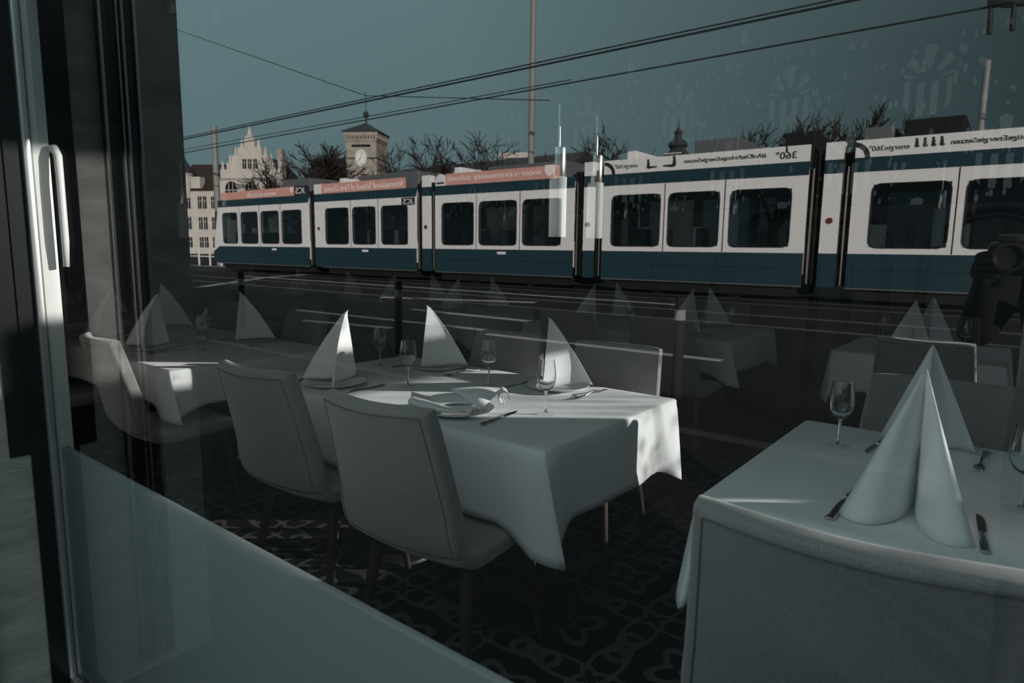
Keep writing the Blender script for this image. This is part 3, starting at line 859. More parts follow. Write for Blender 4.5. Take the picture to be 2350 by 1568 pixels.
# ------------------------------------------------------------------ tram
TR = thing('tram', 'long articulated white and blue tram mirrored in the window glass', 'tram', (0, -15.33, 0), -.02)
def text_mesh(body, m, parent, x0, x1, z, h, y=.012, font_off=.0, squeeze=True):
    """lettering read from the restaurant side: starts at x1 (larger x) and runs towards x0"""
    cu = bpy.data.curves.new('lettering', 'FONT'); cu.body = body; cu.size = 1; cu.extrude = .004; cu.offset = font_off
    ob = bpy.data.objects.new('lettering_src', cu); COL.objects.link(ob)
    dg = bpy.context.evaluated_depsgraph_get(); me = bpy.data.meshes.new_from_object(ob.evaluated_get(dg))
    bpy.data.objects.remove(ob)
    xs = [v.co.x for v in me.vertices]; yy = [v.co.y for v in me.vertices]
    ax, bx = min(xs), max(xs); ay, by = min(yy), max(yy)
    sxx = (x1 - x0) / (bx - ax); syy = h / (by - ay)
    for v in me.vertices:
        a = (v.co.x - ax) * sxx; b = (v.co.y - ay) * syy; c = v.co.z
        v.co = (x1 - a, y + c, z + b)
    me.name = 'lettering'; me.materials.append(m)
    o = bpy.data.objects.new('lettering', me); COL.objects.link(o); o.parent = parent
    return o
def flat(name, parent, m, poly, y0=.0, y1=.012):
    bm = bmesh.new(); prism(bm, poly, 'y', y0, y1); return finish(name, bm, m, parent, False)

CARS = [  # x0, x1, windows, seams, advert colour
    (-30.55, -23.55, [(-30.17, -28.92), (-28.59, -27.25), (-26.97, -25.64), (-25.39, -24.02)], [-28.75, -27.1, -25.5], 'p'),
    (-22.62, -17.30, [(-22.40, -20.99), (-20.73, -19.43), (-19.09, -17.71)], [-20.86, -19.28], 'p'),
    (-16.35, -10.75, [(-16.02, -14.61), (-14.36, -12.84), (-12.59, -11.18)], [-14.49, -12.71], 'p'),
    (-9.77, -4.33, [(-9.47, -8.02), (-7.77, -6.41), (-6.12, -4.68)], [-7.9, -6.28], 'w'),
    (-3.38, 2.4, [(-2.97, -1.51), (-1.23, .25), (.55, 2.0)], [-1.4, .4], 'w')]
cars = []
for ci, (x0, x1, wins, seams, ad) in enumerate(CARS):
    bm = bmesh.new()
    def shellbox(xa, xb, ya, yb, za, zb): box(bm, xa, xb, ya, yb, za, zb)
    for ya, yb in ((-.07, 0), (-2.40, -2.33)):            # both side walls with window openings
        shellbox(x0, x1, ya, yb, .85, 1.50); shellbox(x0, x1, ya, yb, 2.87, 3.2)
        ed = [x0] + [q for w_ in wins for q in w_] + [x1]
        for k in range(0, len(ed), 2): shellbox(ed[k], ed[k + 1], ya, yb, 1.50, 2.87)
    shellbox(x0, x1, -2.33, -.07, .85, 1.0); shellbox(x0, x1, -2.33, -.07, 3.12, 3.2)
    prism(bm, [(-2.4, 3.2), (-2.25, 3.45), (-.12, 3.45), (0, 3.2)], 'x', x0, x1)
    shellbox(x1 - .06, x1, -2.33, -.07, 1.0, 1.6)
    if ci == 0:
        prism(bm, [(x0, .85), (x0 - .55, .85), (x0 - .55, 1.5), (x0 - .12, 3.2), (x0, 3.2)], 'y', -2.3, -.06)
    body = finish('car_body', bm, TWHITE, TR, False); cars.append(body)
    lo = x0 - (.55 if ci == 0 else 0)
    flat('skirt', body, TBLUE, [(lo + (.0 if ci == 0 else 0), 1.10 if ci == 0 else 1.35), (x0 + (.02 if ci == 0 else 0), 1.35), (x1, 1.35), (x1, .57), (lo + (.35 if ci == 0 else 0), .57), (lo, .8)] if ci == 0 else [(x0, 1.35), (x1, 1.35), (x1, .57), (x0, .57)], -.05, .012)
    flat('roof_band', body, TBLUE, [(x0, 3.16), (x1, 3.16), (x1, 3.47), (x0, 3.47)], -.10, .010)
    if ad == 'p':
        a0 = x0 + (.35 if ci == 0 else .0); a1 = x1 - (.95 if ci == 0 else 0 if ci == 2 else .0)
        if ci == 0: flat('advert_board', body, TPINK, [(a0, 3.47), (a1, 3.47), (a1, 3.85), (a0, 3.80)], -.06, .006)
        else: flat('advert_board', body, TPINK, [(x0 + (.5 if ci == 2 else 0), 3.47), (x1 - .55, 3.47), (x1 - .55, 3.85), (x0 + (.5 if ci == 2 else 0), 3.85)], -.06, .006)
    else:
        flat('advert_board', body, TWHITE, [(x0, 3.47), (x1, 3.47), (x1, 3.85), (x0, 3.85)], -.06, .006)
    for a, b in wins:
        w = flat('window_pane', body, TPANE, rrect(a, b, 1.49, 2.88, .16), -.004, .006)
        fr = rrect(a, b, 1.49, 2.88, .16)
        flat('far_pane', body, TPANE, [(a, 1.49), (b, 1.49), (b, 2.88), (a, 2.88)], -2.37, -2.36)
        for q in (a + .35, b - .45):
            bm = bmesh.new(); box(bm, q, q + .42, -.95, -.2, 1.0, 1.42, .03); box(bm, q + .34, q + .44, -.95, -.2, 1.35, 1.98, .03); finish('passenger_seat', bm, TSEAT, body, False)
        bm = bmesh.new(); pts = [(p[0], .008, p[1]) for p in rrect(a, b, 1.49, 2.88, .16)]; tube(bm, pts + [pts[0]], .018, 5, False); finish('rubber_gasket', bm, TBLK, w)
    for s in seams: flat('door_seam', body, TBLK, [(s - .012, 1.36), (s + .012, 1.36), (s + .012, 3.15), (s - .012, 3.15)], 0, .004)
    flat('skirt_gap', body, TBLK, [(x0 + .1, .98), (x1 - .1, .98), (x1 - .1, .995), (x0 + .1, .995)], .012, .014)
    flat('sill_rail', body, TMET, [(x0, .545), (x1, .545), (x1, .575), (x0, .575)], -.05, .02)
    bm = bmesh.new(); box(bm, x0 + .2, x1 - .2, -2.3, -.12, .30, .9); finish('undercarriage', bm, TBLK, body, False)
    for k in range(2):
        bm = bmesh.new(); q = x0 + (x1 - x0) * (.3 + .4 * k)
        bmesh.ops.create_cone(bm, cap_ends=True, segments=24, radius1=.30, radius2=.30, depth=.12, matrix=Matrix.Translation((q, -.28, .51)) @ Matrix.Rotation(pi / 2, 4, 'X')); finish('wheel', bm, TBLK, body)
    # roof equipment behind the boards
    for (a, b, h, m) in {0: [(-25.6, -23.7, 4.18, TGREY)], 1: [(-21.8, -21.5, 4.05, TWHITE), (-20.6, -17.4, 4.08, TGREY)], 2: [(-15.7, -15.4, 4.08, TWHITE), (-14.2, -11.2, 4.0, TGREY)], 3: [(-9.2, -8.9, 4.1, TWHITE), (-7.25, -6.1, 4.22, TGREY), (-5.05, -4.3, 4.2, TBLK)], 4: [(-3.3, -2.7, 4.15, TGREY), (-2.5, -1.4, 4.24, TBLK), (.2, 1.6, 4.2, TGREY)]}[ci]:
        bm = bmesh.new(); box(bm, a, b, -1.9, -.25, 3.44, h, .03); finish('roof_box', bm, m, body, False)
# cab front
bm = bmesh.new(); prism(bm, [(-2.25, 1.35), (-.14, 1.35), (-.16, 3.0), (-2.2, 3.0)], 'x', -31.12, -30.62); finish('windscreen', bm, TGLASS, cars[0], False)
# bellows with a narrow white portal ring between the cars
for i, ((a, b, *_), (c, d, *_)) in enumerate(zip(CARS, CARS[1:])):
    bm = bmesh.new(); n = int((c - b) / .085)
    for k in range(n):
        q = b + (c - b) * k / n
        box(bm, q, q + .05, -2.3, -.10 - .05 * (k % 2), .62, 3.62)
    box(bm, b, c, -2.2, -.2, .6, 3.5)
    o = finish('bellows', bm, TBLK, TR, False)
    p0, p1 = [(-23.14, -22.62), (-17.0, -16.64), (-10.42, -10.10), (-4.0, -3.62)][i]
    bm = bmesh.new()
    box(bm, p0, p1, -.3, -.02, 1.35, 3.16); box(bm, p0, p1, -.3, -.02, 3.47, 3.86); finish('portal_ring', bm, TWHITE, o, False)
    bm = bmesh.new(); box(bm, p0, p1, -.3, -.021, .57, 1.35); box(bm, p0, p1, -.3, -.021, 3.16, 3.47); finish('portal_skirt', bm, TBLUE, o, False)
    for q in (b + .1, c - .12):
        bm = bmesh.new(); tube(bm, [(q, -.05, .62), (q, -.05, 3.3)], .022, 6); finish('grab_pole', bm, TMET, o)
    bm = bmesh.new(); bmesh.ops.create_cone(bm, cap_ends=True, segments=16, radius1=.07, radius2=.07, depth=.03, matrix=Matrix.Translation(((p0 + p1) / 2, -.01, 2.1)) @ Matrix.Rotation(pi / 2, 4, 'X')); finish('lamp_button', bm, mat('lamp_red', (.14, .03, .03), .4), o)
# lettering and marks
text_mesh('www.icsz.ch', TXTL, cars[0], -27.98, -25.75, 3.53, .20)
flat('advert_panel', cars[0], TXTD, [(-24.45, 3.47), (-23.55, 3.47), (-23.55, 3.85), (-24.45, 3.85)], -.06, .008)
text_mesh('.ICS', TXTL, cars[0], -24.35, -23.66, 3.54, .24)
def shield(par, x, z, s):
    flat('crest', par, TXTL, [(x - s, z + s), (x + s, z + s), (x + s, z), (x + .5 * s, z - .7 * s), (x, z - s), (x - .5 * s, z - .7 * s), (x - s, z)], .0, .014)
shield(cars[0], -24.62, 3.69, .11)
text_mesh('International School of First Choice', TXTL, cars[1], -22.42, -17.95, 3.54, .22)
flat('advert_panel', cars[1], TXTD, [(-18.02, 2.88), (-17.34, 2.88), (-17.34, 3.14), (-18.02, 3.14)], 0, .006)
text_mesh('.ICS', TXTL, cars[1], -17.92, -17.40, 2.91, .19, .014)
shield(cars[1], -18.16, 3.02, .09)
text_mesh('inter-community school', TXTL, cars[2], -15.75, -11.96, 3.55, .22)
bm = bmesh.new(); pts = [(-16.33, 3.47)] + [(-16.09 + .24 * cos(pi - pi * k / 12), 3.62 + .24 * sin(pi - pi * k / 12)) for k in range(13)] + [(-15.85, 3.47)]
prism(bm, pts, 'y', -.05, .01); finish('badge', bm, TWHITE, cars[2], False)
flat('badge_bar', cars[2], TXTD, [(-16.27, 3.53), (-15.92, 3.53), (-15.92, 3.59), (-16.27, 3.59)], .01, .014)
shield(cars[2], -11.62, 3.70, .17)
for ci, x0, arc in ((3, -9.75, 1), (4, -3.42, 1)):
    c = cars[ci]
    bm = bmesh.new(); pp = [(x0 + r * cos(a), 3.47 + r * sin(a)) for r, rev in ((.34, 0), (.24, 1)) for a in ([radians(90 * k / 8) for k in range(9)] if not rev else [radians(90 * (8 - k) / 8) for k in range(9)])]
    prism(bm, pp, 'y', 0, .012); finish('arc_mark', bm, TXTD, c, False)
text_mesh('energie360°', TXTD, cars[3], -9.44, -8.72, 3.58, .15)
text_mesh('#AufDieRichtigeEnergieSetzen', TXTD, cars[3], -7.40, -5.32, 3.60, .13, font_off=.012)
text_mesh('360°', TXTD, cars[3], -5.10, -4.62, 3.56, .17, font_off=.01)
text_mesh('energie360°', TXTD, cars[4], -3.11, -2.34, 3.56, .15)
text_mesh('#AufDieRichtigeEnergieSetzen', TXTD, cars[4], -1.60, .45, 3.59, .13, font_off=.012)
def sitter(par, x, z, d, s=1.0):   # small printed seated figure: head, back, legs on a ring
    bm = bmesh.new()
    prism(bm, [(x + .035 * s * cos(k * pi / 6), z + .22 * s + .035 * s * sin(k * pi / 6)) for k in range(12)], 'y', .006, .012)
    prism(bm, [(x - .04 * s, z + .02 * s), (x + .05 * s, z + .02 * s), (x + .045 * s, z + .18 * s), (x - .02 * s, z + .19 * s)], 'y', .006, .012)
    prism(bm, [(x, z), (x + d * .26 * s, z + .03 * s), (x + d * .27 * s, z + .06 * s), (x, z + .07 * s)], 'y', .006, .0125)
    finish('printed_figure', bm, TXTD, par, False)
sitter(cars[3], -8.42, 3.55, 1); sitter(cars[3], -7.68, 3.55, -1, 1.15)
for k in range(4): sitter(cars[4], -2.22 + .15 * k, 3.60, .3, .8)
sitter(cars[3], -4.86, 3.70, .2, .6)
for ci, x in ((0, -26.2), (2, -13.6), (1, -20.2)):
    flat('number_plate', cars[ci], TXTL, [(x, 1.20), (x + .35, 1.20), (x + .35, 1.28), (x, 1.28)], .0, .014)

# ------------------------------------------------------------------ poles, wires, bollards
def pole(name, x, v, h, r0_, r1_, label):
    bm = bmesh.new(); tube(bm, [(x, OY(v), .2), (x, OY(v), h * .5), (x, OY(v), h)], [r0_, (r0_ + r1_) / 2, r1_], 12)
    return tag(finish(name, bm, POLE), label, 'pole')
pole('catenary_pole', -15.05, 20, 11.5, .13, .10, 'tall grey overhead wire pole behind the pink tram section')
pole('catenary_pole', -38.2, 20, 8.25, .20, .16, 'thick grey pole in front of the stepped gable building')
pole('catenary_pole', -1.5, 22, 6.45, .10, .08, 'thin dark pole above the last tram section')
def wire(pts, r, label):
    bm = bmesh.new(); out = []
    for (xa, ya, za), (xb, yb, zb) in zip(pts, pts[1:]):
        for k in range(8):
            t = k / 8; out.append((xa + (xb - xa) * t, ya + (yb - ya) * t, za + (zb - za) * t))
    out.append(pts[-1]); tube(bm, out, r, 5)
    return tag(finish('overhead_wire', bm, WIRE), label, 'wire')
Y1 = OY(16.4)
wire([(-70, Y1, 6.55), (12, Y1, 6.87)], .030, 'thick upper tram wire, lower strand of the double line')
wire([(-70, Y1 + .05, 6.62), (-3, Y1 + .05, 6.89), (12, Y1, 7.0)], .020, 'upper strand of the double tram wire')
wire([(-70, Y1, 5.88), (12, Y1, 6.22)], .022, 'lower contact wire above the tram roof')
wire([(-36, Y1, 12.5), (-20.06, Y1, 6.95), (-12.4, Y1 - 1, 6.0)], .016, 'thin slanting span wire meeting the double wire')
wire([(-70, OY(13.5), 5.3), (-9, OY(13.5), 5.35)], .012, 'faint thin wire below the contact wire')
t = thing('wire_hanger', 'dark wire clamp with two hanging rods above the last tram section', 'wire fitting', (-1.0, Y1, 6.15))
bm = bmesh.new(); box(bm, -.22, .22, -.1, .1, .0, .55, .03); finish('clamp', bm, WIRE, t)
for dx in (-.16, .2):
    bm = bmesh.new(); tube(bm, [(dx, 0, .05), (dx + .02, 0, -.5)], .045, 8); finish('rod', bm, WIRE, t)
bm = bmesh.new(); tube(bm, [(0, 0, .0), (.5, 0, -.05), (1.2, 0, -.5), (2.2, 0, -1.2)], .05, 8); finish('arm', bm, WIRE, t)
for x, v, lab in ((-6.62, 5.9, 'slim dark bollard mirrored behind the napkins of the middle table'), (-2.62, 5.9, 'slim dark bollard with a light band mirrored beside the aisle'), (-10.6, 5.9, 'slim dark bollard mirrored beside the reflected pier')):
    t = thing('bollard', lab, 'bollard', (x, OY(v), -.06), 0, 'bollards at the kerb')
    z = -.05
    bm = bmesh.new(); lathe(bm, [(0, .98), (.045, .98), (.05, .95), (.05, 0), (0, 0)], 16); finish('post', bm, mat('bollard_black', (.02, .02, .02), .8, spec=.1), t)
    bm = bmesh.new(); lathe(bm, [(.051, .86), (.053, .86), (.053, .76), (.051, .76)], 16); finish('band', bm, mat('bollard_grey', (.22, .22, .22), .8), t)

# ------------------------------------------------------------------ buildings
YB1 = OY(50)
def wins(par, m, rects, y, d=.06):
    for (a, b, c, e) in rects:
        bm = bmesh.new(); box(bm, a, b, y - .05, y + d, c, e); w = finish('window', bm, m, par, False)
        bm = bmesh.new(); mx_ = (a + b) / 2; box(bm, mx_ - .04, mx_ + .04, y + d, y + d + .03, c, e); box(bm, a, b, y + d, y + d + .03, c + (e - c) * .6, c + (e - c) * .6 + .07); finish('muntin', bm, STONE, w, False)
GB = thing('gabled_building', 'pale stone building with stepped ornate gable mirrored above the tram front', 'building', (-86.2, YB1, 0), -.52)
GB.scale = (.76, .70, 1)
st = [(5.9, 11.9), (4.6, 11.9), (4.6, 12.8), (3.5, 12.8), (3.5, 13.8), (2.3, 13.8), (2.3, 14.9), (1.0, 14.9), (1.0, 16.0), (.55, 16.4)]
poly = [(-6.2, .2), (-6.2, 10.6), (-5.9, 10.6)] + [(-a, b) for a, b in st] + [(a, b) for a, b in reversed(st)] + [(5.9, 10.6), (6.2, 10.6), (6.2, .2)]
bm = bmesh.new(); prism(bm, poly, 'y', -.9, 0); finish('gable_wall', bm, STONE, GB, False)
bm = bmesh.new(); box(bm, -6.4, 6.4, -.2, .22, 10.5, 10.75); box(bm, -6, 6, -.2, .12, 7.3, 7.5); finish('cornice', bm, STONED, GB, False)
for x, z in ((-5.6, 11.9), (5.6, 11.9), (-4.05, 12.8), (4.05, 12.8), (-2.9, 13.8), (2.9, 13.8), (-1.65, 14.9), (1.65, 14.9), (0, 16.3)):
    bm = bmesh.new(); lathe(bm, [(.30, 0), (.34, .3), (.2, .45), (.26, .75), (.1, 1.0), (.04, 1.3), (0, 1.35)] if x else [(.5, 0), (.6, .25), (.3, .5), (.34, .8), (.14, 1.1), (.05, 1.7), (0, 1.75)], 10, (x, -.45, z)); finish('finial', bm, STONE, GB)
for x in (-1.05, 0, 1.05): wins(GB, WDARK, [(x - .36, x + .36, 12.0, 13.3)], 0)
for x in (-3.9, 0, 3.9):
    bm = bmesh.new(); pts = [(x - 1.15, 7.6), (x - 1.15, 9.15)] + [(x + 1.15 * cos(pi - pi * k / 12), 9.15 + 1.15 * sin(pi - pi * k / 12)) for k in range(13)] + [(x + 1.15, 7.6)]
    prism(bm, pts, 'y', -.1, .06); w = finish('arched_window', bm, WDARK, GB, False)
    bm = bmesh.new()
    for k in (-.4, .4): box(bm, x + k - .05, x + k + .05, .06, .1, 7.6, 10.15)
    box(bm, x - 1.1, x + 1.1, .06, .1, 9.05, 9.15); finish('muntin', bm, STONE, w, False)
bm = bmesh.new(); prism(bm, [(-6.2, 9.0), (0, 14.2), (6.2, 9.0)], 'y', -14, -.9); finish('roof', bm, ROOFT, GB, False)
bm = bmesh.new(); box(bm, 3.6, 4.6, -5, -3.6, 11, 15.0); finish('chimney', bm, STONED, GB, False)
# left wing with turret
bm = bmesh.new(); box(bm, -15.3, -6.2, -12, -1.0, .2, 9.3); finish('wing_wall', bm, STONE, GB, False)
bm = bmesh.new(); prism(bm, [(-.6, 9.1), (-6.5, 13.2), (-12.4, 9.1)], 'x', -15.5, -6.2); finish('wing_roof', bm, ROOFT, GB, False)
wins(GB, WDARK, [(a, a + .75, z, z + 1.7) for z in (.9, 3.7, 6.6) for a in (-14.6, -13.6, -11.3, -10.3, -8.6, -7.6)], -1.0)
bm = bmesh.new(); box(bm, -12.2, -10.4, -2.2, -.5, 9.4, 11.0); finish('dormer', bm, STONE, GB, False)
bm = bmesh.new(); lathe(bm, [(1.1, 8), (1.5, 9.2), (1.5, 11.2), (1.75, 11.3), (1.75, 11.5)], 12, (-14.0, -1.2, 0)); finish('turret', bm, STONE, GB)
bm = bmesh.new(); lathe(bm, [(1.9, 11.5), (1.3, 12.4), (.5, 13.3), (.3, 13.8), (.06, 15.2), (0, 15.3)], 12, (-14.0, -1.2, 0)); finish('turret_roof', bm, SLATE, GB)
# roofed block right of the gable
RB = thing('roofed_building', 'dark steep roofed block between gabled building and clock tower', 'building', (-72.5, YB1 - 4, 0), -.40)
RB.scale = (.72, .72, 1)
bm = bmesh.new(); box(bm, -7.3, 6.5, -10, 0, .2, 8.2); finish('wall', bm, STONED, RB, False)
bm = bmesh.new(); prism(bm, [(.6, 8.0), (-4.8, 13.3), (-10.6, 8.0)], 'x', -7.4, 6.6); finish('roof', bm, ROOFT, RB, False)
for x in (-4.2, .8):
    bm = bmesh.new(); box(bm, x - .8, x + .8, -1.6, .3, 8.6, 10.2); d = finish('dormer', bm, STONE, RB, False)
    bm = bmesh.new(); box(bm, x - .35, x + .35, .28, .34, 8.9, 9.9); finish('dormer_window', bm, WDARK, d, False)
# clock tower
CT = thing('clock_tower', 'square stone clock tower with white dial mirrored above the tram', 'tower', (-62.2, YB1, 0), -.54)
CT.scale = (.70, .70, 1)
bm = bmesh.new(); box(bm, -2.6, 2.6, -5.2, 0, .2, 13.6); finish('shaft', bm, STONED, CT, False)
bm = bmesh.new()
box(bm, -2.75, 2.75, -5.35, .15, 13.55, 13.8)
for k in range(12): box(bm, -2.7 + k * .47, -2.45 + k * .47, -.1, .3, 13.8, 14.15)
for k in range(12): box(bm, 2.5, 2.95, -5.2 + k * .46, -4.95 + k * .46, 13.8, 14.15)
box(bm, -2.9, 2.9, -5.5, .32, 14.15, 14.55); finish('cornice', bm, STONED, CT, False)
bm = bmesh.new(); box(bm, -3.1, 3.1, -5.7, .5, 14.55, 14.68); v = [bm.verts.new(p) for p in ((-3.1, .5, 14.68), (3.1, .5, 14.68), (3.1, -5.7, 14.68), (-3.1, -5.7, 14.68), (0, -2.6, 15.9))]
for k in range(4): bm.faces.new((v[k], v[(k + 1) % 4], v[4]))
finish('roof', bm, SLATE, CT, False)
bm = bmesh.new(); lathe(bm, [(.14, 15.7), (.10, 16.4), (.42, 16.6), (.5, 16.85), (.36, 17.1), (.06, 17.25), (.05, 19.4), (0, 19.5)], 12, (0, -2.6, 0)); finish('finial', bm, SLATE, CT)
bm = bmesh.new(); box(bm, -2.64, 2.64, -5.22, .06, 11.55, 11.68); finish('string_course', bm, ROOFT, CT, False)
bm = bmesh.new(); bmesh.ops.create_cone(bm, cap_ends=True, segments=32, radius1=.95, radius2=.95, depth=.2, matrix=Matrix.Translation((0, .12, 11.65)) @ Matrix.Rotation(pi / 2, 4, 'X')); cf = finish('clock_dial', bm, CLOCKW, CT)
bm = bmesh.new()
for k in range(12):
    a = k * pi / 6; bx = Vector((sin(a), 0, cos(a))) * .74
    tube(bm, [(bx.x * .86, .23, 11.65 + bx.z * .86), (bx.x * 1.12, .23, 11.65 + bx.z * 1.12)], .05, 4)
tube(bm, [(0, .25, 11.65), (-.38, .25, 11.3)], .05, 4); tube(bm, [(0, .25, 11.65), (.2, .25, 12.25)], .04, 4)
finish('clock_hands', bm, TXTD, cf, False)
bm = bmesh.new(); box(bm, -1.6, 1.6, -.02, .08, 12.9, 13.15); finish('louvre', bm, WDARK, CT, False)
# long low roof, pavilion, onion spire
LR = thing('long_building', 'long low dark roofed building mirrored behind bare trees', 'building', (-45, OY(45), 0))
bm = bmesh.new(); box(bm, -8.6, 14, -9, 0, .2, 7.6); finish('wall', bm, STONED, LR, False)
bm = bmesh.new(); prism(bm, [(.4, 7.5), (-4, 9.75), (-9.4, 7.5)], 'x', -8.8, 14.2); finish('roof', bm, SLATE, LR, False)
for k in range(5):
    bm = bmesh.new(); x = -7.2 + k * 2.0; box(bm, x, x + .4, -1.7, -1.3, 8.42, 8.62); finish('skylight', bm, CLOCKW, LR, False)
PV = thing('pavilion', 'pale flat-topped stone pavilion with arched windows above the tram roof', 'building', (-49.0, OY(62), 0), -.40)
PV.scale = (1.0, 1.0, 1.2)
bm = bmesh.new(); box(bm, -1.7, 1.7, -3.4, 0, .2, 10.0); finish('wall', bm, STONE, PV, False)
bm = bmesh.new(); box(bm, -1.95, 1.95, -3.6, .25, 10.0, 10.5); finish('parapet', bm, STONE, PV, False)
for x in (-1.0, 0, 1.0):
    bm = bmesh.new(); prism(bm, [(x - .25, 8.7), (x - .25, 9.3)] + [(x + .25 * cos(pi - pi * k / 8), 9.3 + .25 * sin(pi - pi * k / 8)) for k in range(9)] + [(x + .25, 8.7)], 'y', -.1, .05); finish('arched_window', bm, WDARK, PV, False)
SP = thing('onion_spire', 'small dark onion dome spire mirrored above the white tram section', 'tower', (-33.0, OY(70), 0))
bm = bmesh.new(); box(bm, -1.5, 1.5, -3, 0, .2, 11.8); finish('shaft', bm, STONED, SP, False)
bm = bmesh.new(); lathe(bm, [(1.5, 11.8), (1.6, 12.2), (1.0, 12.6), (.8, 12.9), (1.1, 13.2), (1.0, 13.6), (.45, 14.0), (.4, 14.5), (.55, 14.7), (.2, 15.1), (.06, 15.3), (.05, 15.9), (0, 16.0)], 14, (0, -1.5, 0)); finish('dome', bm, SLATE, SP)
bm = bmesh.new(); box(bm, -1.0, 1.0, -.4, .06, 12.15, 12.3); finish('gallery', bm, STONE, SP, False)

# ------------------------------------------------------------------ bare winter trees
def bare_tree(seed, H, spread):
    rnd = random.Random(seed); bm = bmesh.new()
    def grow(p, d, L, r, lev):
        n = 3; pts = [p]; rr = [r]; q = p.copy(); dd = d.copy()
        for k in range(n):
            dd = (dd + Vector((rnd.gauss(0, .13), rnd.gauss(0, .13), rnd.gauss(.03, .08)))).normalized()
            q = q + dd * L / n; pts.append(q.copy()); rr.append(r * (1 - .4 * (k + 1) / n))
        tube(bm, pts, rr, 6 if lev < 2 else 3, lev < 1)
        if lev >= 5: return
        for k in range(4):
            a = rnd.uniform(0, 2 * pi); sp_ = rnd.uniform(.45, .95) * spread
            o = dd.orthogonal().normalized(); o2 = dd.cross(o)
            nd = (dd + (o * cos(a) + o2 * sin(a)) * sp_).normalized()
            i = rnd.choice([1, 2, 3, 3]) if lev else rnd.choice([2, 3, 3])
            grow(pts[i], nd, L * rnd.uniform(.62, .84), max(.028, rr[i] * .66), lev + 1)
    grow(Vector((0, 0, 0)), Vector((0, 0, 1)), H * .30, H * .030, 0)
    zt = max(v.co.z for v in bm.verts)
    bmesh.ops.scale(bm, vec=(H / zt,) * 3, verts=bm.verts[:])
    return bm
TV = []
for s, sp_ in ((3, .9), (8, 1.1), (21, 1.0)):
    TV.append(finish('bare_tree', bare_tree(s, 10, sp_), BARK))
for i, (vi, x, v, h, lab) in enumerate([
        (0, -50.9, 35, 9.9, 'bare winter tree mirrored left of the clock tower'),
        (1, -36.2, 35, 9.0, 'smaller bare winter tree mirrored right of the clock tower'),
        (2, -29.6, 32, 8.9, 'dense bare winter tree mirrored above the middle tram section'),
        (1, -22.6, 35, 9.2, 'bare winter tree mirrored behind the chrome pendant lamps'),
        (0, -8.7, 35, 8.3, 'bare winter tree mirrored above the white tram section, right one'),
        (2, -14.8, 49, 10.3, 'bare winter tree mirrored above the white tram section, left one'),
        (2, -60.5, 41, 10.4, 'bare winter tree mirrored close by the dark roofed block'),
        (1, -34, 27, 6.0, 'bare winter tree mirrored in front of the clock tower foot')]):
    o = TV[vi]
    if i > 2: o = o.copy(); COL.objects.link(o)
    else: o = TV[i]; 
    o.location = (x, OY(v), .2); o.scale = (h / 10,) * 3; o.rotation_euler = (0, 0, i * 1.3)
    tag(o, lab, 'tree', 'bare winter trees')
# railing left of the tram
t = thing('street_railing', 'white street railing mirrored left of the tram front', 'railing', (-40, OY(19), .22))
bm = bmesh.new(); box(bm, -4, 5.2, -.03, .03, .95, 1.03); box(bm, -4, 5.2, -.03, .03, .5, .56); finish('rail', bm, TWHITE, t, False)
for k in range(8):
    bm = bmesh.new(); box(bm, -4 + k * 1.3, -3.93 + k * 1.3, -.035, .035, 0, 1.0); finish('post', bm, TWHITE, t, False)

# ------------------------------------------------------------------ evergreen shrubs outside the side windows (they dapple the low sun)
rnd = random.Random(5)
for (cx, cy, cz, rx, ry, rz, nleaf, lab) in ((3.9, 6.9, 1.75, .6, 1.15, 1.2, 950, 'leafy evergreen shrub outside the deeper side window'), (3.9, 4.75, 1.7, .55, .75, 1.1, 120, 'leafy evergreen shrub outside the nearer side window')):
    t = thing('evergreen_shrub', lab, 'shrub', (cx, cy, -.06))
    bm = bmesh.new()
    for k in range(nleaf):
        while True:
            q = Vector((rnd.uniform(-1, 1), rnd.uniform(-1, 1), rnd.uniform(-1, 1)))
            if .25 < q.length < 1: break
        p = Vector((q.x * rx, q.y * ry, cz + .06 + q.z * rz))
        a = Vector((rnd.gauss(0, 1), rnd.gauss(0, 1), rnd.gauss(0, .6))).normalized(); b = a.orthogonal().normalized() if rnd.random() < .5 else a.cross(Vector((0, 0, 1))).normalized()
        l = rnd.uniform(.028, .055); w = l * .42
        vs = [bm.verts.new(p - a * l), bm.verts.new(p - b * w + a * l * .1), bm.verts.new(p + a * l), bm.verts.new(p + b * w + a * l * .1)]
        bm.faces.new(vs)
    finish('foliage', bm, LEAF, t, False)
    bm = bmesh.new()
    for k in range(5): tube(bm, [(0, 0, 0), (rnd.gauss(0, .1), rnd.gauss(0, .15), .8), (rnd.gauss(0, .2), rnd.gauss(0, .3), 2.4)], [.025, .018, .008], 6)
    finish('stems', bm, BARK, t)

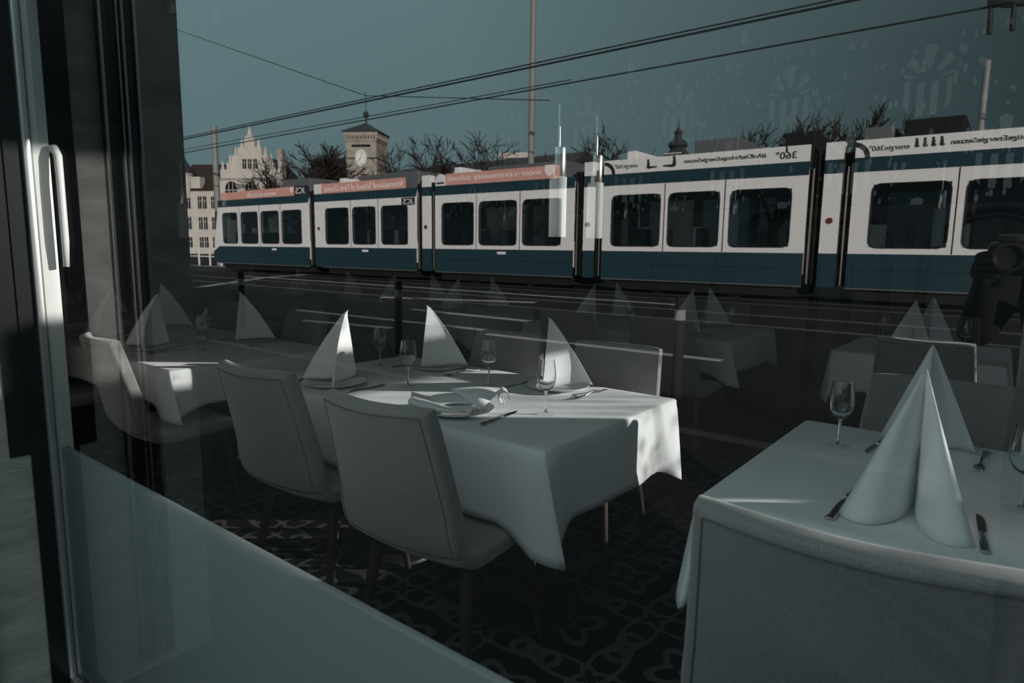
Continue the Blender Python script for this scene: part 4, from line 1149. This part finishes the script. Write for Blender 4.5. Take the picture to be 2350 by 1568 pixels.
# ------------------------------------------------------------------ the photographer, mirrored at the edge of the pane
COAT = mat('black_coat', (.010, .010, .011), .9, spec=.1); SKIN = mat('skin', (.42, .27, .21), .6); HAIR = mat('dark_hair', (.02, .015, .012), .6)
CAMB = mat('camera_black', (.012, .012, .012), .35)
PX, PY, PZ = .15, -1.32, -.085
def skinned(name, pts, edges, mats, pick):
    me = bpy.data.meshes.new(name); me.from_pydata([p[0] for p in pts], edges, []); me.update()
    o = bpy.data.objects.new(name, me); COL.objects.link(o)
    m = o.modifiers.new('skin', 'SKIN'); m.use_smooth_shade = True
    for i, p in enumerate(pts):
        r = p[1]; me.skin_vertices[0].data[i].radius = r if hasattr(r, '__len__') else (r, r); me.skin_vertices[0].data[i].use_root = (i == 0)
    sb = o.modifiers.new('sub', 'SUBSURF'); sb.levels = 2; sb.render_levels = 2
    dg = bpy.context.evaluated_depsgraph_get(); nm = bpy.data.meshes.new_from_object(o.evaluated_get(dg)); nm.name = name
    o.modifiers.clear(); o.data = nm; bpy.data.meshes.remove(me)
    nm.materials.clear()
    for q in mats: nm.materials.append(q)
    for f in nm.polygons: f.material_index = pick(f.center); f.use_smooth = True
    return o
P = []; E = []
def node(p, r, par=None):
    P.append(((PX + p[0], PY + p[1], PZ + p[2]), r)); i = len(P) - 1
    if par is not None: E.append((par, i))
    return i
pel = node((0, 0, .95), (.165, .12)); wa = node((0, .01, 1.12), (.145, .11), pel); ch_ = node((0, .0, 1.33), (.17, .12), wa); nb = node((0, .0, 1.47), (.10, .085), ch_)
nk = node((0, .02, 1.54), .050, nb); jw = node((0, .05, 1.62), (.060, .074), nk); hd = node((-.01, .04, 1.70), (.086, .102), jw); tp = node((-.01, .03, 1.775), (.06, .075), hd)
HANDS = []
for sx, hx in ((-1, -.252), (1, -.128)):
    hip = node((sx * .095, 0, .88), .095, pel); kn = node((sx * .10, .03, .50), .062, hip); an = node((sx * .105, -.01, .10), .042, kn); ft = node((sx * .115, .07, .045), .042, an); node((sx * .125, .15, .035), .03, ft)
    sh = node((sx * .185, .0, 1.41), .070, ch_); el = node((sx * .285, .09, 1.17), .052, sh); wr = node((hx + (.02 if sx > 0 else 0), .315, 1.36), .034, el)
    pm = node((hx + sx * .004, .37, 1.405), (.034, .022), wr); HANDS.append((sx, pm))
    base = Vector(P[pm][0]) - Vector((PX, PY, PZ))
    for k in range(4):   # fingers curl round the camera body
        b0 = node((base.x - .020 + .0 * k, base.y + .012, base.z + .03 - .019 * k), .0095, pm)
        l = (.036, .04, .038, .03)[k]
        b1 = node((base.x - sx * .012, base.y + .012 + l * .75, base.z + .036 - .020 * k), .009, b0); node((base.x - sx * .036, base.y + .012 + l, base.z + .034 - .020 * k), .008, b1)
    t0 = node((base.x - sx * .018, base.y - .020, base.z - .012), .0105, pm); node((base.x - sx * .050, base.y - .012, base.z + .004), .009, t0)
def pick(c):
    z = c.z - PZ; y = c.y - PY
    return 1 if z > 1.535 else 0
person = skinned('person', P, E, [COAT, SKIN], pick)
tag(person, 'photographer in a black coat holding a camera, faintly mirrored at the pane edge', 'person')
bm = bmesh.new(); bmesh.ops.create_uvsphere(bm, u_segments=20, v_segments=12, radius=1)
for v in bm.verts: v.co = Vector((PX - .01 + v.co.x * .092, PY + .01 + v.co.y * .112 - max(0, v.co.y) * .02, PZ + 1.745 + v.co.z * .088 - (.05 if v.co.y < 0 and v.co.z < 0 else 0)))
bmesh.ops.delete(bm, geom=[v for v in bm.verts if v.co.z < PZ + 1.70 and v.co.y > PY + .05], context='VERTS'); h_ = finish('hair', bm, HAIR, person)
for sx in (-1, 1):
    bm = bmesh.new(); bmesh.ops.create_uvsphere(bm, u_segments=10, v_segments=8, radius=.012, matrix=Matrix.Translation((PX - .01 + sx * .031, PY + .122, PZ + 1.69))); finish('eye', bm, mat('eye_white', (.6, .6, .6), .3), person)
    bm = bmesh.new(); bmesh.ops.create_uvsphere(bm, u_segments=10, v_segments=8, radius=1, matrix=Matrix.Translation((PX - .01 + sx * .085, PY + .03, PZ + 1.68)) @ Matrix.Diagonal((.012, .02, .032, 1))); finish('ear', bm, SKIN, person)
bm = bmesh.new(); tube(bm, [(PX - .01, PY + .128, PZ + 1.695), (PX - .01, PY + .150, PZ + 1.658), (PX - .01, PY + .132, PZ + 1.650)], [.008, .013, .010], 8); finish('nose', bm, SKIN, person)
bm = bmesh.new(); tube(bm, [(PX - .034, PY + .116, PZ + 1.622), (PX - .01, PY + .128, PZ + 1.620), (PX + .014, PY + .116, PZ + 1.622)], [.004, .007, .004], 8); finish('mouth', bm, mat('lips', (.35, .16, .14), .5), person)
cam_t = thing('photo_camera', 'black camera with lens held by the mirrored photographer', 'camera', (PX - .205, PY + .372, 1.345))
bm = bmesh.new(); box(bm, -.050, .068, -.035, .02, -.048, .042, .01); box(bm, -.03, .03, -.03, .02, .04, .062, .008); finish('camera_body', bm, CAMB, cam_t)
bm = bmesh.new(); prof = [(0, .02), (.036, .02), (.038, .05), (.036, .072), (.031, .072), (.028, .06), (0, .058)]
lathe(bm, prof, 28)
for v in bm.verts: v.co = Vector((v.co.x, v.co.z, v.co.y))
bmesh.ops.recalc_face_normals(bm, faces=bm.faces[:]); finish('lens', bm, CAMB, cam_t)
